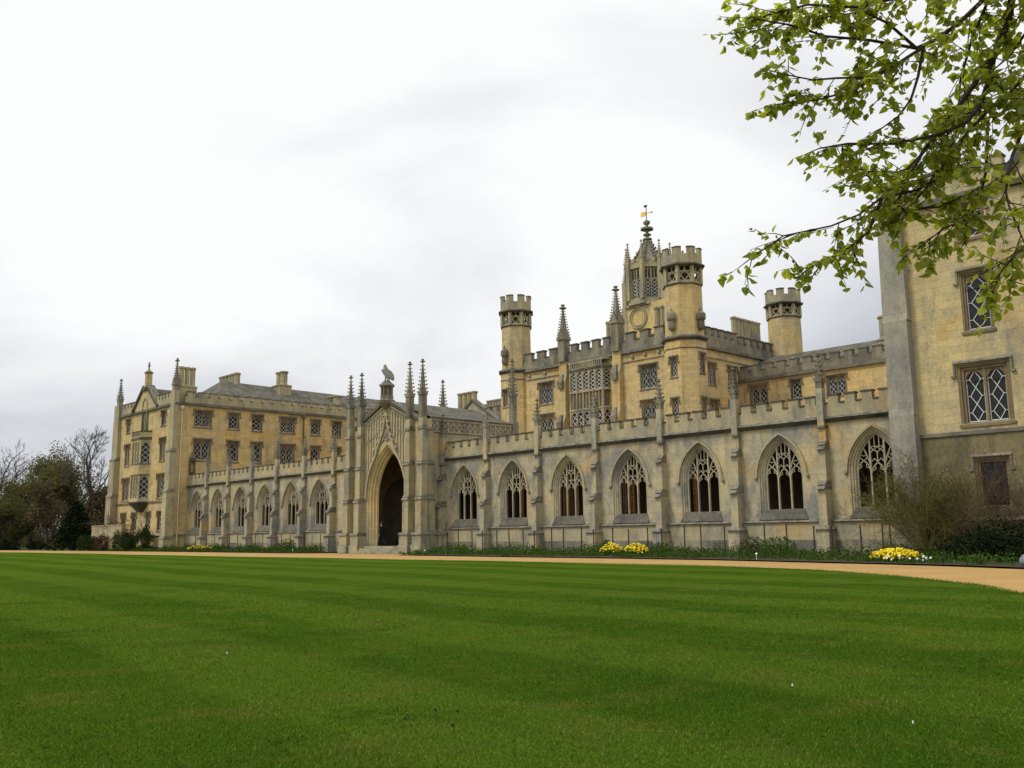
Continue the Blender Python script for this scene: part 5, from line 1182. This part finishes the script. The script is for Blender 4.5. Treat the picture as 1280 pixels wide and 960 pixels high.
for s_, wk in ((-1,'wrL'),(1,'wrR')):     # palms and five fingers each
    w_ = Vector(J[wk]); pk = 'pm'+wk; J[pk] = tuple(w_+Vector((-.01,0,-.07))); K.append(pk); Eg.append((wk, pk))
    for f_ in range(5):
        k1, k2 = 'f%s%d' % (wk, f_), 'g%s%d' % (wk, f_); off = (f_-2)*.017
        b_ = Vector(J[pk])+(Vector((off,0,-.03)) if f_ else Vector((-.045,0,.0))); J[k1] = tuple(b_); J[k2] = tuple(b_+Vector((-.01,0,-.045 if f_ else -.03))); K += [k1, k2]; Eg += [(pk, k1), (k1, k2)]
rad = [.13,.12,.14,.055,.085,.075,.09,.09,.06,.06,.04,.04,.065,.065,.045,.045,.03,.03]; rad += [r_ for _ in range(2) for r_ in [.03]+[.009,.008]*5]
chain(K, Eg, rad, 'body', 'skin')
chain(['pel','wst','chs','nck','shL','shR','elL','elR','wrL','wrR'], [('pel','wst'),('wst','chs'),('chs','nck'),('chs','shL'),('chs','shR'),('shL','elL'),('shR','elR'),('elL','wrL'),('elR','wrR')], [.175,.155,.17,.075,.09,.09,.065,.065,.045,.045], 'coat', 'coat')
chain(['pel','hipL','hipR','knL','knR','anL','anR'], [('pel','hipL'),('pel','hipR'),('hipL','knL'),('hipR','knR'),('knL','anL'),('knR','anR')], [.15,.11,.11,.078,.078,.06,.06], 'trousers', 'trous')
hr = MB(); hr.tube([(.07,0,1.58),(.05,0,1.66),(-.01,0,1.745),(-.08,0,1.735)], [.055,.085,.075,.03], 8); h_ = raw(hr, 'hair', 'hair'); h_.parent = t
fc = MB(); fc.tube([(-.115,0,1.62),(-.14,0,1.60),(-.115,0,1.585)], [.01,.014,.01], 5); h_ = raw(fc, 'nose', 'skin'); h_.parent = t
for a, b in (('anL','toL'),('anR','toR')): sh = MB(); sh.tube([tuple(Vector(J[a])+Vector((.05,0,-.03))), J[a], J[b]], [.045,.055,.04], 8, .7); h_ = raw(sh, 'shoe', 'shoe'); h_.parent = t
# ================================================================ FOREGROUND LIME TREE (trunk right of the view, boughs hanging in)
random.seed(77)
LT = thing('lime_tree', 'lime tree boughs with fresh green leaves hanging in from the upper right', 'tree', (3.6, 7.5, 0))
LIMBS = {
    'A': [(-1.55,6.78,5.59),(-1.91,6.84,5.14),(-2.03,6.81,4.93),(-2.08,6.86,4.80),(-2.18,6.82,4.59),(-2.31,6.76,4.39),(-2.43,6.68,4.20),(-2.53,6.60,4.04),(-2.60,6.51,3.92),(-2.67,6.43,3.75),(-2.75,6.36,3.55)],
    'B': [(-2.18,6.82,4.59),(-2.24,6.87,4.45),(-2.28,6.74,4.21),(-2.32,6.56,4.04),(-2.43,6.34,3.92),(-2.62,6.07,3.84),(-2.80,5.76,3.81),(-2.92,5.60,3.77)],
    'C': [(-1.81,6.65,5.31),(-2.13,6.56,4.88),(-2.27,6.48,4.74),(-2.36,6.29,4.58),(-2.46,6.17,4.51),(-2.63,5.85,4.52),(-2.79,5.54,4.50),(-2.92,5.31,4.55),(-3.04,5.10,4.56)],
    'D': [(-1.96,6.60,5.12),(-2.17,6.75,4.95),(-2.37,6.98,4.85),(-2.54,7.14,4.63),(-2.64,7.31,4.43),(-2.74,7.38,4.18)],
    'E': [(-2.41,6.19,4.51),(-2.55,6.07,4.40),(-2.63,5.87,4.26),(-2.80,5.67,4.25),(-2.89,5.52,4.22),(-3.01,5.31,4.24)],
    'F': [(-2.55,6.07,4.40),(-2.69,5.95,4.29),(-2.80,5.82,4.20),(-2.95,5.65,4.14),(-3.11,5.46,4.11)],
    'G': [(-2.41,6.18,4.52),(-2.46,6.16,4.30),(-2.50,6.11,4.13),(-2.56,6.02,4.00),(-2.67,5.91,3.89)],
    'H': [(-1.60,7.32,4.82),(-1.88,7.15,4.57),(-2.07,7.04,4.44),(-2.18,6.95,4.30),(-2.26,6.77,4.15),(-2.38,6.67,3.99),(-2.47,6.50,3.77)],
    'I': [(-1.81,7.02,4.38),(-2.00,6.79,4.02),(-2.05,6.56,3.71),(-2.06,6.49,3.58),(-2.07,6.43,3.43),(-2.04,6.37,3.31),(-1.99,6.32,3.16),(-1.94,6.28,3.01)],
    'I2': [(-1.74,6.58,3.27),(-1.90,6.28,3.03),(-1.96,6.08,2.89),(-2.02,5.99,2.77)],
    'J': [(-2.46,6.70,3.85),(-2.50,6.52,3.68),(-2.63,6.39,3.59),(-2.76,6.14,3.52),(-2.88,6.01,3.39),(-3.01,5.86,3.31),(-3.20,5.55,3.22),(-3.35,5.39,3.07)],
    'J2': [(-2.76,6.14,3.52),(-2.85,6.07,3.27),(-2.94,5.94,3.15),(-3.10,5.78,3.04)],
    'K': [(-2.37,7.14,4.25),(-2.37,6.98,3.79),(-2.39,6.84,3.55),(-2.41,6.67,3.38),(-2.49,6.44,3.29),(-2.58,6.33,3.18)],
    'L': [(-2.52,6.50,3.73),(-2.57,6.42,3.60),(-2.65,6.32,3.47),(-2.71,6.21,3.38)],
    'M': [(-1.76,7.06,5.03),(-2.05,7.27,4.93),(-2.28,7.47,4.85),(-2.44,7.55,4.81),(-2.58,7.31,4.98)],
    'N': [(-1.73,6.60,5.42),(-2.16,6.25,5.00),(-2.44,6.00,4.82),(-2.65,5.72,4.72),(-2.87,5.48,4.74),(-3.06,5.28,4.67)],
    'O': [(-2.53,6.61,4.02),(-2.79,6.58,3.82),(-2.95,6.29,3.80),(-3.05,6.08,3.89)],
    'P': [(-1.57,6.90,4.53),(-2.00,7.12,4.30),(-2.21,7.21,4.47),(-2.42,7.26,4.47)],
    'Q': [(-2.87,6.40,3.62),(-2.77,6.48,3.51),(-2.52,6.48,3.46),(-2.32,6.54,3.53)],
    'R': [(-2.46,6.17,4.51),(-2.54,5.94,4.64),(-2.62,5.76,4.69),(-2.76,5.59,4.65)],
}
tr = MB(); tr.tube([(3.6,7.5,-.2),(3.55,7.5,.4),(3.4,7.6,2.2),(3.1,7.6,4.0),(2.4,7.5,5.6),(1.6,7.4,7.2)], [.42,.30,.26,.22,.17,.10], 12); raw(tr, 'trunk', 'bark').parent = LT
LR = dict(A=(.038,.009),B=(.022,.005),C=(.024,.005),D=(.018,.006),H=(.024,.007),I=(.016,.005),N=(.026,.005),M=(.02,.006))
lb = MB(); tw = MB(); lf = MB()
src = {'A':(2.6,7.6,5.2),'C':(2.2,7.5,6.0),'D':(2.2,7.5,6.0),'H':(3.1,7.6,4.0),'I':(3.15,7.6,3.6),'I2':(3.3,7.6,2.6),'M':(2.6,7.6,5.2),'N':(2.0,7.4,6.4),'P':(3.1,7.6,4.0)}
def leaf(p, d, s_):
    # hanging heart-shaped leaf folded along its midrib
    dn = (d*.6+Vector((random.gauss(0,.45), random.gauss(0,.45), -.55+random.gauss(0,.35)))).normalized()
    sd = dn.cross(Vector((random.gauss(0,.5), random.gauss(0,.5), 1))).normalized(); nm = dn.cross(sd)
    k = len(lf.v); f1 = random.uniform(-.05,.34)*s_; cu = random.uniform(0,.22)*s_
    prof = [(0,.0),(.10,.30),(.38,.46),(.72,.30)]
    P = [p+dn*s_*a+sd*s_*b+nm*(f1*(b/.46)-cu*a*a) for a, b in prof]+[p+dn*s_*1.12-nm*cu*1.4]+[p+dn*s_*a-sd*s_*b+nm*(f1*(b/.46)-cu*a*a) for a, b in reversed(prof[1:])]
    lf.v += [tuple(q) for q in P]; lf.f += [(k,k+1,k+2,k+3,k+4),(k,k+4,k+5,k+6,k+7)]
def twig(p, d, l, lv=1):
    n_ = max(3, int(l/.055)); pts = [p]; q = p; dd = d.normalized()
    for i in range(n_):
        dd = (dd+Vector((random.gauss(0,.10), random.gauss(0,.10), random.gauss(-.035,.08)))).normalized(); q = q+dd*l/n_; pts.append(q)
        for _ in range(random.choice((1,2,2))):
            sd = Vector((random.gauss(0,1), random.gauss(0,1), random.gauss(-.3,.6))).normalized(); st = q+(sd*.7+dd*.3)*random.uniform(.012,.035)
            leaf(st, sd*.7+dd*.5, random.choice((.026,.034,.042,.048,.054,.060,.066)))
        if lv and random.random() < .42: twig(q, dd+Vector((random.gauss(0,.6), random.gauss(0,.6), random.gauss(-.1,.45))), l*random.uniform(.3,.6), lv-1)
    tw.tube([tuple(a) for a in pts], [.0045-.003*i/n_ for i in range(n_+1)], 4)
for k, P in LIMBS.items():
    r0, r1 = LR.get(k, (.012,.004)); V = [Vector(p) for p in P]
    if k in src: a_, b_ = Vector(src[k]), V[0]; V = [a_, a_.lerp(b_, .35)+Vector((.1,.12,.30)), a_.lerp(b_, .72)+Vector((0,-.1,.22))]+V
    lb.tube([tuple(v) for v in V], [r0+(r1-r0)*i/(len(V)-1) for i in range(len(V))], 7)
    Ltot = sum((b-a).length for a, b in zip(V, V[1:])); tot = 0; s0 = 0
    for a, b in zip(V[s0:], V[s0+1:]):
        L_ = (b-a).length; m_ = max(1, int(L_/(.100 if (s0 == 0 and a is V[0]) or (len(V) > 1 and a.x > -1.2) else .045)))
        for i in range(m_):
            tot += 1; p = a+(b-a)*(i+random.random())/m_
            thick = (k in 'AH' or k == 'C') and (tot < 30)
            if random.random() < (.35 if thick else .74):
                d = (b-a).normalized()*random.uniform(.2,1.1)+Vector((random.gauss(0,.55), random.gauss(0,.55), random.gauss(-.05,.5)))
                twig(p, d, random.uniform(.12,.38)*(1 if tot*.045 < Ltot-.45 else .6))
    twig(V[-1], (V[-1]-V[-2]), .16)
lb.add(tw.v, tw.f)
for nm, mb_, mt in (('branches', lb, 'bark'), ('leaves', lf, 'lime')): raw(mb_, nm, mt).parent = LT
fixkids(LT)
print('leaves', len(lf.f)//2)
# ================================================================ LITTLE THINGS ON THE LAWN
random.seed(5)
def clod(x, y, lab, n_=5, s_=.05):
    m_ = MB(); m_.add([(x-s_,y,.036),(x,y-s_*.6,.052),(x+s_*1.1,y-s_*.1,.038),(x+s_*.2,y+s_*.7,.05),(x-s_*.5,y+s_*.5,.06)], [(0,1,4),(1,2,3),(1,3,4)]); n_ = 0
    for _ in range(n_): leaf_quads(m_, (x+random.gauss(0,s_*1.6), y+random.gauss(0,s_), .045), 5, (s_,s_*.8,.008), .016+.02*(y > 10), .2)
    o = raw(m_, 'leaf_scrap', 'scrap'); tag(o, lab, 'dead leaf', 'dark scraps on the lawn')
for x, y, lab in ((-5.34,4.25,'dark scrap on the near lawn, left of a close pair'),(-5.2,4.33,'dark scrap on the near lawn, right of a close pair'),(-5.25,3.92,'dark scrap on the near lawn, left below the pair'),(-4.84,3.99,'small dark scrap on the near lawn, nearest of all')): clod(x, y, lab, 4, .025)
for x, y, lab in ((-11.1,13.83,'single dark scrap far out on the lawn, left of the dark row'),(-10.58,14.47,'left end of a broken row of dark scraps far out on the lawn'),(-10.27,14.9,'middle of a broken row of dark scraps far out on the lawn'),(-9.98,14.95,'right end of a broken row of dark scraps far out on the lawn')): clod(x, y, lab, 8, .05)
for x, y, lab in ((-9.63,4.84,'white petal on the lawn at the left'),(-2.81,6.09,'white petal on the near lawn at lower right'),(-4.34,9.83,'white petal on the lawn below the wing'),(-4.75,13.03,'white petal on the far lawn near the curved path'),(-4.13,6.89,'white petal on the lawn, right of centre')):
    m_ = MB(); k_ = math.hypot(x, y)/12; m_.ngon(x, y, [.004*k_+.002,.0055*k_+.003,.003], [.03,.045,.05], 5); o = m_.build('petal', 'white'); tag(o, lab, 'petal', 'white petals on the lawn')
# grass blades over the nearer lawn
random.seed(9); gb = MB()
for _ in range(240000):
    t_ = random.random(); dist = 3.6+24*(1-(1-t_)**.40); ang = R(139.7)+random.uniform(-.56,.56)
    x, y = dist*math.cos(ang), dist*math.sin(ang)
    if y > edge_y(min(max(x,-159),-1.01))-.3 or x > -1.2: continue
    h = random.uniform(.006,.020); w_ = .0013+.00034*dist; a = random.uniform(0,math.pi); dx, dy = math.cos(a)*w_, math.sin(a)*w_; z = .035+hz(x,y)
    k = len(gb.v); gb.v += [(x-dx,y-dy,z-.004),(x+dx,y+dy,z-.004),(x+random.gauss(0,.012),y+random.gauss(0,.012),z+h)]; gb.f.append((k,k+1,k+2))
for (xa, ya), (xb, yb_) in zip(LE, LE[1:]):
    if xa < -56: continue
    L_ = math.hypot(xb-xa, yb_-ya)
    for _ in range(int(L_*(130 if ya < 28 else 55))):
        t_ = random.random(); x, y = xa+(xb-xa)*t_+random.gauss(0,.03), ya+(yb_-ya)*t_+random.gauss(.0,.05)+.05*math.sin(t_*L_*1.7); h = random.uniform(.02,.06); w_ = .008; a = random.uniform(0,math.pi)
        k = len(gb.v); gb.v += [(x-math.cos(a)*w_,y-math.sin(a)*w_,-.02),(x+math.cos(a)*w_,y+math.sin(a)*w_,-.02),(x+random.gauss(0,.03),y+random.gauss(.01,.03),h)]; gb.f.append((k,k+1,k+2))
o = raw(gb, 'grass_blades', 'blade'); o['kind'] = 'stuff'
